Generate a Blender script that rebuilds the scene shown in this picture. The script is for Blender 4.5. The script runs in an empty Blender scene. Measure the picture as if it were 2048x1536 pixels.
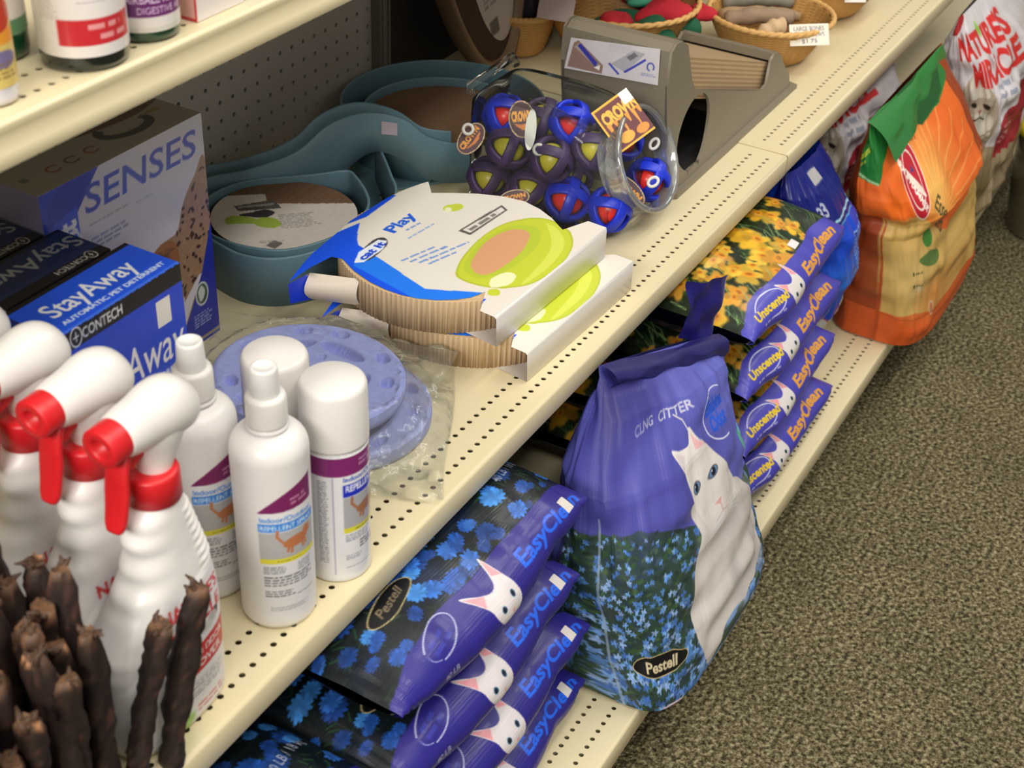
import bpy, bmesh, math, random
import numpy as np
from mathutils import Matrix, Vector

sc = bpy.context.scene
col = sc.collection
random.seed(7)
RNG = np.random.default_rng(7)
PI = math.pi

# ------------------------------------------------------------------ camera
cam_d = bpy.data.cameras.new('camera')
cam = bpy.data.objects.new('camera', cam_d)
col.objects.link(cam)
cam_d.sensor_width = 36.0
cam_d.lens = 2876.34 / 2048 * 36.0
cam_d.clip_start = 0.02
cam.matrix_world = Matrix(((0.49860, 0.47712, -0.72371, -1.2913),
                           (-0.86588, 0.31342, -0.38992, -1.1534),
                           (0.04078, 0.82106, 0.56938, 1.4167),
                           (0, 0, 0, 1)))
cam_d.dof.use_dof = True
cam_d.dof.focus_distance = 1.62
cam_d.dof.aperture_fstop = 9.0
sc.camera = cam

# ------------------------------------------------------------------ world, lights, exposure
w = bpy.data.worlds.new('shop'); sc.world = w; w.use_nodes = True
w.node_tree.nodes['Background'].inputs[0].default_value = (1.0, 0.95, 0.88, 1)
w.node_tree.nodes['Background'].inputs[1].default_value = 0.31

def area(name, loc, sx, sy, power, colr=(1, 0.95, 0.87)):
    l = bpy.data.lights.new(name, 'AREA'); l.shape = 'RECTANGLE'
    l.size = sx; l.size_y = sy; l.energy = power; l.color = colr
    o = bpy.data.objects.new(name, l); o.location = loc; col.objects.link(o)
    return o
# ceiling fluorescent fixtures over the aisle
area('ceiling_tube_light', (-0.9, -1.15, 2.85), 1.25, 0.30, 12)
area('ceiling_tube_light', (0.7, -1.15, 2.85), 1.25, 0.30, 12)
area('ceiling_tube_light', (2.3, -1.15, 2.85), 1.25, 0.30, 16)
area('ceiling_tube_light', (-0.9, -1.80, 2.85), 1.25, 0.30, 20)
area('ceiling_tube_light', (0.9, -1.80, 2.85), 1.25, 0.30, 15)
area('ceiling_tube_light', (2.7, -1.80, 2.85), 1.25, 0.30, 14)
# the long run of tubes further back along the aisle, behind the camera, reaching in at a low angle
o = area('ceiling_tube_light', (-3.4, -1.15, 2.55), 0.6, 2.2, 112); o.rotation_euler = (0, math.radians(-52), 0)

sc.view_settings.view_transform = 'Standard'
sc.view_settings.look = 'None'
sc.view_settings.gamma = 1
sc.view_settings.use_curve_mapping = False
sc.view_settings.exposure = 0.0
sc.cycles.use_denoising = True
sc.cycles.max_bounces = 10
sc.cycles.transparent_max_bounces = 16
sc.cycles.caustics_reflective = False
sc.cycles.caustics_refractive = False

# ------------------------------------------------------------------ helpers: colour, materials
def lin(c):
    c = np.asarray(c, float) / 255.0
    return np.where(c <= 0.04045, c / 12.92, ((c + 0.055) / 1.055) ** 2.4)

MATS = {}
def mat(name, rgb=None, rough=0.5, bump=0.0, bscale=60.0, coat=0.0, metal=0.0, spec=0.5, vary=0.04,
        trans=0.0, alpha=1.0, sss=0.0, paint=False, bdist=0.002, stretch=None):
    """Procedural principled material. paint=True multiplies in the print (colour attribute 'Col')."""
    if name in MATS: return MATS[name]
    m = bpy.data.materials.new(name); m.use_nodes = True
    nt = m.node_tree; b = nt.nodes['Principled BSDF']
    b.inputs['Roughness'].default_value = rough
    b.inputs['Metallic'].default_value = metal
    b.inputs['Specular IOR Level'].default_value = spec
    b.inputs['Coat Weight'].default_value = coat
    b.inputs['Coat Roughness'].default_value = 0.12
    b.inputs['Transmission Weight'].default_value = trans
    b.inputs['Alpha'].default_value = alpha
    if sss:
        b.inputs['Subsurface Weight'].default_value = sss
        b.inputs['Subsurface Radius'].default_value = (0.01, 0.008, 0.006)
    tc = nt.nodes.new('ShaderNodeTexCoord')
    mp = nt.nodes.new('ShaderNodeMapping')
    nt.links.new(tc.outputs['Object'], mp.inputs['Vector'])
    if stretch: mp.inputs['Scale'].default_value = stretch
    no = nt.nodes.new('ShaderNodeTexNoise')
    no.inputs['Scale'].default_value = bscale
    no.inputs['Detail'].default_value = 4
    nt.links.new(mp.outputs['Vector'], no.inputs['Vector'])
    mx = nt.nodes.new('ShaderNodeMix'); mx.data_type = 'RGBA'; mx.blend_type = 'MULTIPLY'
    mx.inputs[0].default_value = 1.0
    rp = nt.nodes.new('ShaderNodeMapRange')
    rp.inputs[3].default_value = 1 - vary; rp.inputs[4].default_value = 1 + vary
    nt.links.new(no.outputs['Fac'], rp.inputs[0])
    nt.links.new(rp.outputs[0], mx.inputs[7])
    if paint:
        at = nt.nodes.new('ShaderNodeVertexColor'); at.layer_name = 'Col'
        nt.links.new(at.outputs['Color'], mx.inputs[6])
    else:
        mx.inputs[6].default_value = (*lin(rgb), 1)
    nt.links.new(mx.outputs[2], b.inputs['Base Color'])
    if bump:
        bp = nt.nodes.new('ShaderNodeBump')
        bp.inputs['Strength'].default_value = bump
        bp.inputs['Distance'].default_value = bdist
        nt.links.new(no.outputs['Fac'], bp.inputs['Height'])
        nt.links.new(bp.outputs['Normal'], b.inputs['Normal'])
    MATS[name] = m
    return m

def clear_film(name, rough=0.08, alpha=0.12, tint=(235, 238, 235), bump=0.0, bscale=30, fac=0.35):
    """thin clear plastic: mostly see-through, with a glossy skin"""
    if name in MATS: return MATS[name]
    m = bpy.data.materials.new(name); m.use_nodes = True
    nt = m.node_tree; nt.nodes.clear()
    out = nt.nodes.new('ShaderNodeOutputMaterial')
    tr = nt.nodes.new('ShaderNodeBsdfTransparent'); tr.inputs[0].default_value = (*lin((250, 252, 250)), 1)
    gl = nt.nodes.new('ShaderNodeBsdfGlossy'); gl.inputs[0].default_value = (1, 1, 1, 1); gl.inputs['Roughness'].default_value = rough
    df = nt.nodes.new('ShaderNodeBsdfDiffuse'); df.inputs[0].default_value = (*lin(tint), 1)
    fr = nt.nodes.new('ShaderNodeLayerWeight'); fr.inputs[0].default_value = fac
    m1 = nt.nodes.new('ShaderNodeMixShader'); m1.inputs[0].default_value = alpha
    m2 = nt.nodes.new('ShaderNodeMixShader')
    nt.links.new(tr.outputs[0], m1.inputs[1]); nt.links.new(df.outputs[0], m1.inputs[2])
    nt.links.new(fr.outputs['Fresnel'], m2.inputs[0])
    nt.links.new(m1.outputs[0], m2.inputs[1]); nt.links.new(gl.outputs[0], m2.inputs[2])
    if bump:
        no = nt.nodes.new('ShaderNodeTexNoise'); no.inputs['Scale'].default_value = bscale
        tc = nt.nodes.new('ShaderNodeTexCoord'); nt.links.new(tc.outputs['Object'], no.inputs['Vector'])
        bp = nt.nodes.new('ShaderNodeBump'); bp.inputs['Strength'].default_value = bump; bp.inputs['Distance'].default_value = 0.01
        nt.links.new(no.outputs['Fac'], bp.inputs['Height'])
        nt.links.new(bp.outputs['Normal'], gl.inputs['Normal']); nt.links.new(bp.outputs['Normal'], fr.inputs['Normal'])
    nt.links.new(m2.outputs[0], out.inputs[0])
    MATS[name] = m
    return m

# ------------------------------------------------------------------ helpers: mesh building
class MB:
    """collects shapes and links them as ONE mesh object with a colour attribute"""
    def __init__(s): s.v = []; s.c = []; s.f = []; s.mi = []; s.n = 0; s.sm = []
    def raw(s, V, F, c=(255, 255, 255), mi=0, smooth=True):
        V = np.asarray(V, float).reshape(-1, 3)
        c = np.asarray(c, float)
        if c.ndim == 1: c = np.tile(c, (len(V), 1))
        s.v.append(V); s.c.append(c.reshape(-1, 3))
        for f in F:
            s.f.append(tuple(int(i) + s.n for i in f)); s.mi.append(mi); s.sm.append(smooth)
        s.n += len(V)
        return s
    def grid(s, P, c=(255, 255, 255), mi=0, wu=False, wv=False, smooth=True, flip=False):
        """P (nv,nu,3) array of points; wu/wv close it round"""
        nv, nu = P.shape[:2]
        c = np.asarray(c, float)
        if c.ndim == 1: c = np.broadcast_to(c, (nv, nu, 3))
        idx = np.arange(nv * nu).reshape(nv, nu)
        if wu: idx = np.concatenate([idx, idx[:, :1]], 1)
        if wv: idx = np.concatenate([idx, idx[:1]], 0)
        F = np.stack([idx[:-1, :-1], idx[:-1, 1:], idx[1:, 1:], idx[1:, :-1]], -1).reshape(-1, 4)
        if flip: F = F[:, ::-1]
        return s.raw(P.reshape(-1, 3), F.tolist(), c.reshape(-1, 3), mi, smooth)
    def fan(s, ring, c=(255, 255, 255), mi=0, flip=False, smooth=False):
        n = len(ring); F = [list(range(n))]
        if flip: F = [F[0][::-1]]
        return s.raw(ring, F, c, mi, smooth)
    def lathe(s, prof, n=32, c=(255, 255, 255), mi=0, center=(0, 0, 0), sx=1.0, sy=1.0, cap0=True, cap1=True, colors=None):
        prof = np.asarray(prof, float); a = np.linspace(0, 2 * PI, n, endpoint=False)
        P = np.stack([prof[:, 0, None] * np.cos(a) * sx, prof[:, 0, None] * np.sin(a) * sy, np.repeat(prof[:, 1, None], n, 1)], -1) + np.array(center)
        s.grid(P, c if colors is None else colors, mi, wu=True)
        if cap0 and prof[0, 0] > 1e-6: s.fan(P[0][::-1], c if colors is None else colors[0][::-1], mi)
        if cap1 and prof[-1, 0] > 1e-6: s.fan(P[-1], c if colors is None else colors[-1], mi)
        return s
    def box(s, lo, hi, c=(255, 255, 255), mi=0):
        x0, y0, z0 = lo; x1, y1, z1 = hi
        V = [(x0, y0, z0), (x1, y0, z0), (x1, y1, z0), (x0, y1, z0), (x0, y0, z1), (x1, y0, z1), (x1, y1, z1), (x0, y1, z1)]
        F = [(0, 3, 2, 1), (4, 5, 6, 7), (0, 1, 5, 4), (1, 2, 6, 5), (2, 3, 7, 6), (3, 0, 4, 7)]
        return s.raw(V, F, c, mi, False)
    def tube(s, pts, r, n=10, c=(255, 255, 255), mi=0, closed=False, caps=True):
        pts = np.asarray(pts, float); m = len(pts)
        r = np.broadcast_to(np.asarray(r, float), (m,))
        T = np.gradient(pts, axis=0) if not closed else (np.roll(pts, -1, 0) - np.roll(pts, 1, 0))
        T /= np.linalg.norm(T, axis=1)[:, None] + 1e-12
        up = np.array([0, 0, 1.0]) if abs(T[0][2]) < 0.9 else np.array([1.0, 0, 0])
        A = np.cross(T[0], up); A /= np.linalg.norm(A)
        fr = []
        for t in T:
            A = A - t * (A @ t); A /= np.linalg.norm(A); fr.append((A.copy(), np.cross(t, A)))
        a = np.linspace(0, 2 * PI, n, endpoint=False)
        P = np.stack([pts[i] + r[i] * (np.cos(a)[:, None] * fr[i][0] + np.sin(a)[:, None] * fr[i][1]) for i in range(m)])
        s.grid(P, c, mi, wu=True, wv=closed)
        if caps and not closed:
            s.fan(P[0][::-1], c, mi); s.fan(P[-1], c, mi)
        return s
    def prism(s, poly, z0, z1, c=(255, 255, 255), mi=0, axis='z', smooth=False):
        p = np.asarray(poly, float); n = len(p)
        def to(q, h):
            if axis == 'z': return np.stack([q[:, 0], q[:, 1], np.full(n, h)], 1)
            if axis == 'y': return np.stack([q[:, 0], np.full(n, h), q[:, 1]], 1)
            return np.stack([np.full(n, h), q[:, 0], q[:, 1]], 1)
        V = np.concatenate([to(p, z0), to(p, z1)])
        s.raw(V, [list(range(n))[::-1], list(range(n, 2 * n))] + [(i, (i + 1) % n, n + (i + 1) % n, n + i) for i in range(n)], c, mi, smooth)
        return s
    def xf(s, M):
        M = np.array(M); s.v = [v @ M[:3, :3].T + M[:3, 3] for v in s.v]; return s
    def build(s, name, mats, parent=None, weld=True, loc=None, fixn=True):
        V = np.concatenate(s.v); Cc = np.concatenate(s.c)
        me = bpy.data.meshes.new(name)
        me.from_pydata(V.tolist(), [], s.f)
        me.polygons.foreach_set('material_index', s.mi)
        me.polygons.foreach_set('use_smooth', s.sm)
        ca = me.color_attributes.new('Col', 'FLOAT_COLOR', 'POINT')
        L = np.ones((len(V), 4), np.float32); L[:, :3] = lin(np.clip(Cc, 0, 255))
        ca.data.foreach_set('color', L.ravel())
        if not isinstance(mats, (list, tuple)): mats = [mats]
        for m in mats: me.materials.append(m)
        if weld or fixn:
            bm = bmesh.new(); bm.from_mesh(me)
            if weld: bmesh.ops.remove_doubles(bm, verts=bm.verts, dist=2e-5)
            if fixn: bmesh.ops.recalc_face_normals(bm, faces=bm.faces)
            bm.to_mesh(me); bm.free()
        me.update()
        o = bpy.data.objects.new(name, me); col.objects.link(o)
        if parent is not None: o.parent = parent
        if loc is not None: o.location = loc
        return o

def tag(o, label=None, cat=None, group=None, kind=None):
    if label: o['label'] = label
    if cat: o['category'] = cat
    if group: o['group'] = group
    if kind: o['kind'] = kind
    return o
def thing(name, loc, label, cat, group=None, rz=0.0):
    o = bpy.data.objects.new(name, None); o.empty_display_size = 0.02
    col.objects.link(o); o.location = loc; o.rotation_euler = (0, 0, rz)
    return tag(o, label, cat, group)
def copy_tree(o, parent=None):
    c = o.copy(); col.objects.link(c)
    if parent is not None: c.parent = parent
    for ch in [q for q in bpy.data.objects if q.parent == o]: copy_tree(ch, c)
    return c
def bevel(o, wd=0.002, seg=2, ang=35):
    m = o.modifiers.new('bevel', 'BEVEL'); m.width = wd; m.segments = seg; m.limit_method = 'ANGLE'; m.angle_limit = math.radians(ang)
    return o

# ------------------------------------------------------------------ helpers: printing onto a canvas
_TXT = {}
def text_tris(s, bold=0.0):
    key = (s, bold)
    if key in _TXT: return _TXT[key]
    cu = bpy.data.curves.new('t', 'FONT'); cu.body = s; cu.size = 1.0; cu.offset = bold; cu.resolution_u = 3
    ob = bpy.data.objects.new('t', cu); col.objects.link(ob)
    bpy.context.view_layer.update()
    me = bpy.data.meshes.new_from_object(ob.evaluated_get(bpy.context.evaluated_depsgraph_get()))
    me.calc_loop_triangles()
    V = np.array([v.co[:2] for v in me.vertices]) if len(me.vertices) else np.zeros((0, 2))
    T = np.array([t.vertices[:] for t in me.loop_triangles], int) if len(me.loop_triangles) else np.zeros((0, 3), int)
    bpy.data.objects.remove(ob); bpy.data.curves.remove(cu); bpy.data.meshes.remove(me)
    w_ = V[:, 0].max() if len(V) else 0
    _TXT[key] = (V, T, w_)
    return _TXT[key]

class Canvas:
    """flat print: origin lower-left, units are metres; sampled onto a vertex grid afterwards"""
    def __init__(s, W, H, nu, nv, base=(255, 255, 255), ss=3):
        s.W, s.H, s.nu, s.nv, s.ss = W, H, nu, nv, ss
        s.A = np.empty((nv * ss, nu * ss, 3)); s.A[:] = base
        s.kx = (nu * ss) / W; s.ky = (nv * ss) / H
    def _box(s, P):
        q = np.asarray(P, float) * [s.kx, s.ky]
        x0, y0 = np.floor(q.min(0)).astype(int) - 1; x1, y1 = np.ceil(q.max(0)).astype(int) + 1
        x0 = max(x0, 0); y0 = max(y0, 0); x1 = min(x1, s.A.shape[1]); y1 = min(y1, s.A.shape[0])
        if x0 >= x1 or y0 >= y1: return None
        Y, X = np.mgrid[y0:y1, x0:x1]
        return q, X + 0.5, Y + 0.5, (slice(y0, y1), slice(x0, x1))
    def _put(s, sl, m, c, a=1.0):
        m = m.astype(float)[..., None] * a
        s.A[sl] = s.A[sl] * (1 - m) + np.asarray(c, float) * m
    def poly(s, P, c, a=1.0):
        b = s._box(P)
        if b is None: return s
        q, X, Y, sl = b; ins = np.zeros(X.shape, bool)
        for (xa, ya), (xb, yb) in zip(q, np.roll(q, -1, 0)):
            if ya == yb: continue
            ins ^= ((ya > Y) != (yb > Y)) & (X < (xb - xa) * (Y - ya) / (yb - ya) + xa)
        s._put(sl, ins, c, a); return s
    def curve(s, P, c, a=1.0, n=6):
        """closed smooth (Catmull-Rom) blob through the points"""
        return s.poly(smooth_loop(P, n), c, a)
    def rect(s, x0, y0, x1, y1, c, a=1.0): return s.poly([(x0, y0), (x1, y0), (x1, y1), (x0, y1)], c, a)
    def ell(s, x, y, rx, ry, c, rot=0.0, a=1.0, soft=0.0):
        r = max(rx, ry) * (1 + soft)
        b = s._box([(x - r, y - r), (x + r, y + r)])
        if b is None: return s
        q, X, Y, sl = b
        dx = X / s.kx - x; dy = Y / s.ky - y
        u = (dx * math.cos(rot) + dy * math.sin(rot)) / rx; v = (-dx * math.sin(rot) + dy * math.cos(rot)) / ry
        d = np.sqrt(u * u + v * v)
        m = (d < 1) if not soft else np.clip((1 + soft - d) / (2 * soft), 0, 1)
        s._put(sl, m, c, a); return s
    def ring(s, x, y, rx, ry, wd, c, rot=0.0, a0=0.0, a1=2 * PI, n=40):
        t = np.linspace(a0, a1, n)
        P = [(x + rx * math.cos(q) * math.cos(rot) - ry * math.sin(q) * math.sin(rot), y + rx * math.cos(q) * math.sin(rot) + ry * math.sin(q) * math.cos(rot)) for q in t]
        return s.line(P, wd, c)
    def line(s, P, wd, c, a=1.0):
        P = np.asarray(P, float)
        for p, q in zip(P[:-1], P[1:]):
            d = q - p; L = np.hypot(*d)
            if L < 1e-9: continue
            n_ = np.array([-d[1], d[0]]) / L * wd / 2; e = d / L * wd * 0.3
            s.poly([p - e + n_, q + e + n_, q + e - n_, p - e - n_], c, a)
        return s
    def text(s, t, x, y, h, c, rot=0.0, shear=0.0, bold=0.0, wide=1.0, fit=None, center=False, arc=0.0):
        V, T, w_ = text_tris(t, bold)
        if not len(V): return s
        if fit: wide = fit / (w_ * h)
        Q = V * [h * wide, h] * 1.35
        if fit: Q[:, 0] /= 1.35
        Q[:, 0] += Q[:, 1] * shear
        if center: Q[:, 0] -= (Q[:, 0].max() + Q[:, 0].min()) / 2
        if arc: Q[:, 1] += arc * (Q[:, 0] ** 2)
        cr, sr = math.cos(rot), math.sin(rot)
        Q = np.stack([Q[:, 0] * cr - Q[:, 1] * sr + x, Q[:, 0] * sr + Q[:, 1] * cr + y], 1)
        b = s._box(Q)
        if b is None: return s
        q, X, Y, sl = b; ox, oy = X[0, 0] - .5, Y[0, 0] - .5
        M = np.zeros(X.shape, bool)
        for tr in T:
            A, B, D = q[tr]
            x0 = max(int(min(A[0], B[0], D[0]) - ox), 0); x1 = int(max(A[0], B[0], D[0]) - ox) + 2
            y0 = max(int(min(A[1], B[1], D[1]) - oy), 0); y1 = int(max(A[1], B[1], D[1]) - oy) + 2
            xs = X[y0:y1, x0:x1]; ys = Y[y0:y1, x0:x1]
            if xs.size == 0: continue
            e = lambda a_, b_: (b_[0] - a_[0]) * (ys - a_[1]) - (b_[1] - a_[1]) * (xs - a_[0])
            e1, e2, e3 = e(A, B), e(B, D), e(D, A)
            M[y0:y1, x0:x1] |= ((e1 >= 0) & (e2 >= 0) & (e3 >= 0)) | ((e1 <= 0) & (e2 <= 0) & (e3 <= 0))
        s._put(sl, M, c); return s
    def smalltext(s, x, y, wd, lh, n, c, rot=0.0, gap=1.9, seed=0):
        """rows of print too small to read"""
        r = random.Random(seed); cr, sr = math.cos(rot), math.sin(rot)
        for k in range(n):
            yy = -k * lh * gap; xx = 0; end = wd * r.uniform(0.75, 1.0)
            while xx < end:
                L = min(r.uniform(1.5, 5) * lh, end - xx)
                P = [(xx, yy), (xx + L, yy), (xx + L, yy + lh), (xx, yy + lh)]
                s.poly([(x + a * cr - b * sr, y + a * sr + b * cr) for a, b in P], c, 0.75); xx += L + lh * 0.8
        return s
    def noise(s, amp, cell, seed=0):
        s.A += (vnoise(s.A.shape[1], s.A.shape[0], cell * s.kx, cell * s.ky, seed)[..., None] - 0.5) * 2 * amp
        return s
    def out(s):
        A = s.A.reshape(s.nv, s.ss, s.nu, s.ss, 3).mean((1, 3))
        return np.clip(A, 0, 255)

def vnoise(nx, ny, cx, cy, seed=0):
    r = np.random.default_rng(seed)
    gx, gy = int(nx / cx) + 3, int(ny / cy) + 3
    G = r.random((gy, gx)); x = np.arange(nx) / cx; y = np.arange(ny) / cy
    xi = x.astype(int); yi = y.astype(int); fx = x - xi; fy = y - yi
    fx = fx * fx * (3 - 2 * fx); fy = (fy * fy * (3 - 2 * fy))[:, None]
    a = G[yi][:, xi]; b = G[yi][:, xi + 1]; c_ = G[yi + 1][:, xi]; d = G[yi + 1][:, xi + 1]
    return (a * (1 - fx) + b * fx) * (1 - fy) + (c_ * (1 - fx) + d * fx) * fy
def smooth_loop(P, n=6, closed=True):
    P = np.asarray(P, float); m = len(P); out = []
    for i in range(m if closed else m - 1):
        if closed: p0, p1, p2, p3 = P[(i - 1) % m], P[i], P[(i + 1) % m], P[(i + 2) % m]
        else: p0, p1, p2, p3 = P[max(i - 1, 0)], P[i], P[i + 1], P[min(i + 2, m - 1)]
        for t in np.linspace(0, 1, n, endpoint=False):
            out.append(0.5 * ((2 * p1) + (-p0 + p2) * t + (2 * p0 - 5 * p1 + 4 * p2 - p3) * t * t + (-p0 + 3 * p1 - 3 * p2 + p3) * t ** 3))
    if not closed: out.append(P[-1])
    return np.array(out)
def lerp(a, b, t): return np.asarray(a, float) * (1 - t) + np.asarray(b, float) * t
def face_grid(c00, c10, c11, c01, nu, nv):
    """bilinear grid of a quad: c00 lower-left, c10 lower-right ..."""
    u = np.linspace(0, 1, nu)[None, :, None]; v = np.linspace(0, 1, nv)[:, None, None]
    c00, c10, c11, c01 = [np.asarray(q, float) for q in (c00, c10, c11, c01)]
    return c00 * (1 - u) * (1 - v) + c10 * u * (1 - v) + c11 * u * v + c01 * (1 - u) * v
def flower(cv, x, y, r, c, core, rnd, n=9, sq=0.7):
    a0 = rnd.uniform(0, 6)
    for k in range(n):
        a = a0 + k * 2 * PI / n
        q = rnd.uniform(0.8, 1.15)
        cv.ell(x + math.cos(a) * r * 0.55 * q, y + math.sin(a) * r * 0.55 * sq * q, r * 0.5, r * 0.2, np.clip(np.array(c) * rnd.uniform(0.8, 1.2), 0, 255), rot=math.atan2(math.sin(a) * sq, math.cos(a)))
    if core is not None: cv.ell(x, y, r * 0.18, r * 0.15, core)

# ================================================================== THE SETTING: gondola shelving, floor
CREAM = (222, 210, 172)
m_shelf = mat('cream_enamel', CREAM, rough=0.42, bump=0.12, bscale=400, vary=0.02, bdist=0.0004)
m_peg = mat('hardboard_cream', (182, 177, 168), rough=0.6, bump=0.1, bscale=300, vary=0.04, bdist=0.0004)
m_dark = mat('dark_gap', (14, 12, 10), rough=0.9)

def holes(mb, O, U, V, nu, nv, pu, pv, r, th=0.0012, n=10, c=CREAM, mi=0):
    """perforated sheet: nu x nv cells, each a square with a round hole that has a short wall"""
    O, U, V = [np.asarray(q, float) for q in (O, U, V)]; N = np.cross(U, V)
    ang = np.linspace(0, 2 * PI, 12, endpoint=False) + PI / 4
    sq = []
    for a in ang:
        k = max(abs(math.cos(a)), abs(math.sin(a))); sq.append((math.cos(a) / k * pu / 2, math.sin(a) / k * pv / 2))
    sq = np.array(sq); ci = np.stack([np.cos(ang) * r, np.sin(ang) * r], 1)
    I, J = np.meshgrid(np.arange(nu), np.arange(nv)); cen = np.stack([(I.ravel() + .5) * pu, (J.ravel() + .5) * pv], 1)
    m = 12
    loc = np.concatenate([sq, ci, ci]); dz = np.array([0] * 24 + [-th] * 12)
    P = cen[:, None, :] + loc[None]
    V3 = O + P[..., 0:1] * U + P[..., 1:2] * V + dz[None, :, None] * N
    base = []
    for i in range(m):
        j = (i + 1) % m
        base += [(i, j, m + j, m + i), (m + i, m + j, 2 * m + j, 2 * m + i)]
    base = np.array(base); K = len(cen)
    F = (base[None] + (np.arange(K) * 36)[:, None, None]).reshape(-1, 4)
    mb.raw(V3.reshape(-1, 3), F.tolist(), c, mi, False)

def shelf(name, x0, x1, yb, yf, z, lip, dl, dr, pitch, phase, label, concave=False, liptop=0.003, rows=2):
    mb = MB(); r = 0.0030; h = pitch / 2
    n = int((x1 - x0 - 0.03) / pitch); xs = x0 + 0.02 + ((phase - x0 - 0.02) % pitch) - h
    n = int((x1 - 0.016 - xs) / pitch)
    xe = xs + n * pitch
    ys = [yf + dl] + ([yf + dl + dr] if rows == 2 else [])
    edges = [yf + 0.004]
    for y in ys:
        holes(mb, (xs, y - h, z), (1, 0, 0), (0, 1, 0), n, 1, pitch, pitch, r)
        edges += [y - h, y + h]
    edges.append(yb)
    for a, b in zip(edges[0::2], edges[1::2]): mb.box((x0, a, z - 0.0012), (x1, b, z))
    for y in ys:
        mb.box((x0, y - h, z - 0.0012), (xs, y + h, z)); mb.box((xe, y - h, z - 0.0012), (x1, y + h, z))
    # rolled front lip
    if concave: prof = [(yf + .004, z), (yf + .001, z - .0008), (yf, z - .003), (yf + .002, z - .008), (yf + .0025, z - .014), (yf + .001, z - .022), (yf - .003, z - lip), (yf - .001, z - lip - .001), (yf + .012, z - lip + 0.002)]
    else: prof = [(yf + .004, z), (yf + .0012, z - .001), (yf, z - .004), (yf, z - lip + .002), (yf + .001, z - lip), (yf + .02, z - lip)]
    prof = np.array(prof)
    P = np.stack([np.stack([np.full(len(prof), x), prof[:, 0], prof[:, 1]], 1) for x in (x0, x1)], 1)
    mb.grid(P, CREAM)
    mb.box((x0, yf + .02, z - lip), (x1, yb, z - lip + 0.001))
    for x in (x0, x1 - 0.0012): mb.box((x, yf + .002, z - lip), (x + 0.0012, yb, z - 0.001))
    o = mb.build(name, m_shelf)
    tag(o, label, 'shelf')
    # what lies inside the hollow shelf is dark
    return o

shelf('wall_shelf', -1.75, 0.5463, -0.002, -0.592, 0.530, 0.0307, 0.0219, 0.0264, 0.014, -0.3187, 'long cream metal shelf of the middle tier carrying the sprays, boxes and cat toys')
shelf('wall_shelf', 0.5475, 2.35, -0.002, -0.592, 0.5315, 0.0307, 0.0219, 0.0264, 0.014, -0.3187, 'cream metal shelf section beyond the seam, under the wicker baskets')
shelf('wall_shelf', -1.75, 0.372, -0.002, -0.4264, 0.9967, 0.0307, 0.0219, 0.0264, 0.014, -0.3187, 'cream metal upper shelf carrying the vitamin bottles', concave=True)
shelf('wall_shelf', 0.384, 2.35, -0.002, -0.4264, 0.9967, 0.0307, 0.0219, 0.0264, 0.014, -0.3187, 'cream metal upper shelf section above the wicker baskets', concave=True)
shelf('base_shelf', -1.75, 2.6, -0.002, -0.7381, 0.126, 0.0351, 0.0276, 0.0264, 0.014, -0.2705, 'cream bottom shelf carrying the bags of cat litter')

# pegboard back
mb = MB(); p = 0.0254
holes(mb, (-67.5 * p, 0, 0.7 - 14.5 * p), (1, 0, 0), (0, 0, 1), 82, 42, p, p, 0.0031, th=0.004, c=(176, 170, 160))
mb.box((-67.5 * p, 0.0001, 0.10), (14.5 * p, 0.004, 0.7 - 14.5 * p))
pb = mb.build('wall_back', m_peg); tag(pb, 'pegboard back panel of the shelving', kind='structure')
mb = MB(); mb.box((-1.75, 0.012, 0.05), (2.6, 0.016, 1.8)); pb2 = mb.build('wall_rear', m_dark); tag(pb2, kind='structure')
mb = MB(); mb.box((0.392, 0.0, 0.1), (2.6, 0.006, 1.78)); pb3 = mb.build('wall_back', mat('dark_panel', (60, 56, 50), rough=0.7, vary=0.05)); tag(pb3, kind='structure')
m_post = mat('post_grey', (120, 116, 108), rough=0.45)
for i_, x in enumerate((0.378, 2.3, -1.62)):
    mb = MB(); mb.box((x - 0.013, -0.016, 0.1), (x + 0.013, 0.002, 1.78))
    for s_ in (-1, 1): mb.box((x + s_ * 0.007 - 0.0016, -0.0185, 0.1), (x + s_ * 0.007 + 0.0016, -0.016, 1.78))
    o = mb.build('trim_%d' % (i_ + 1), m_post); tag(o, kind='structure')
mb = MB(); mb.box((-1.75, -0.66, 0.0), (2.6, -0.01, 0.09)); o = mb.build('baseboard_front', mat('kick_dark', (38, 33, 28), rough=0.6)); tag(o, kind='structure')

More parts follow.
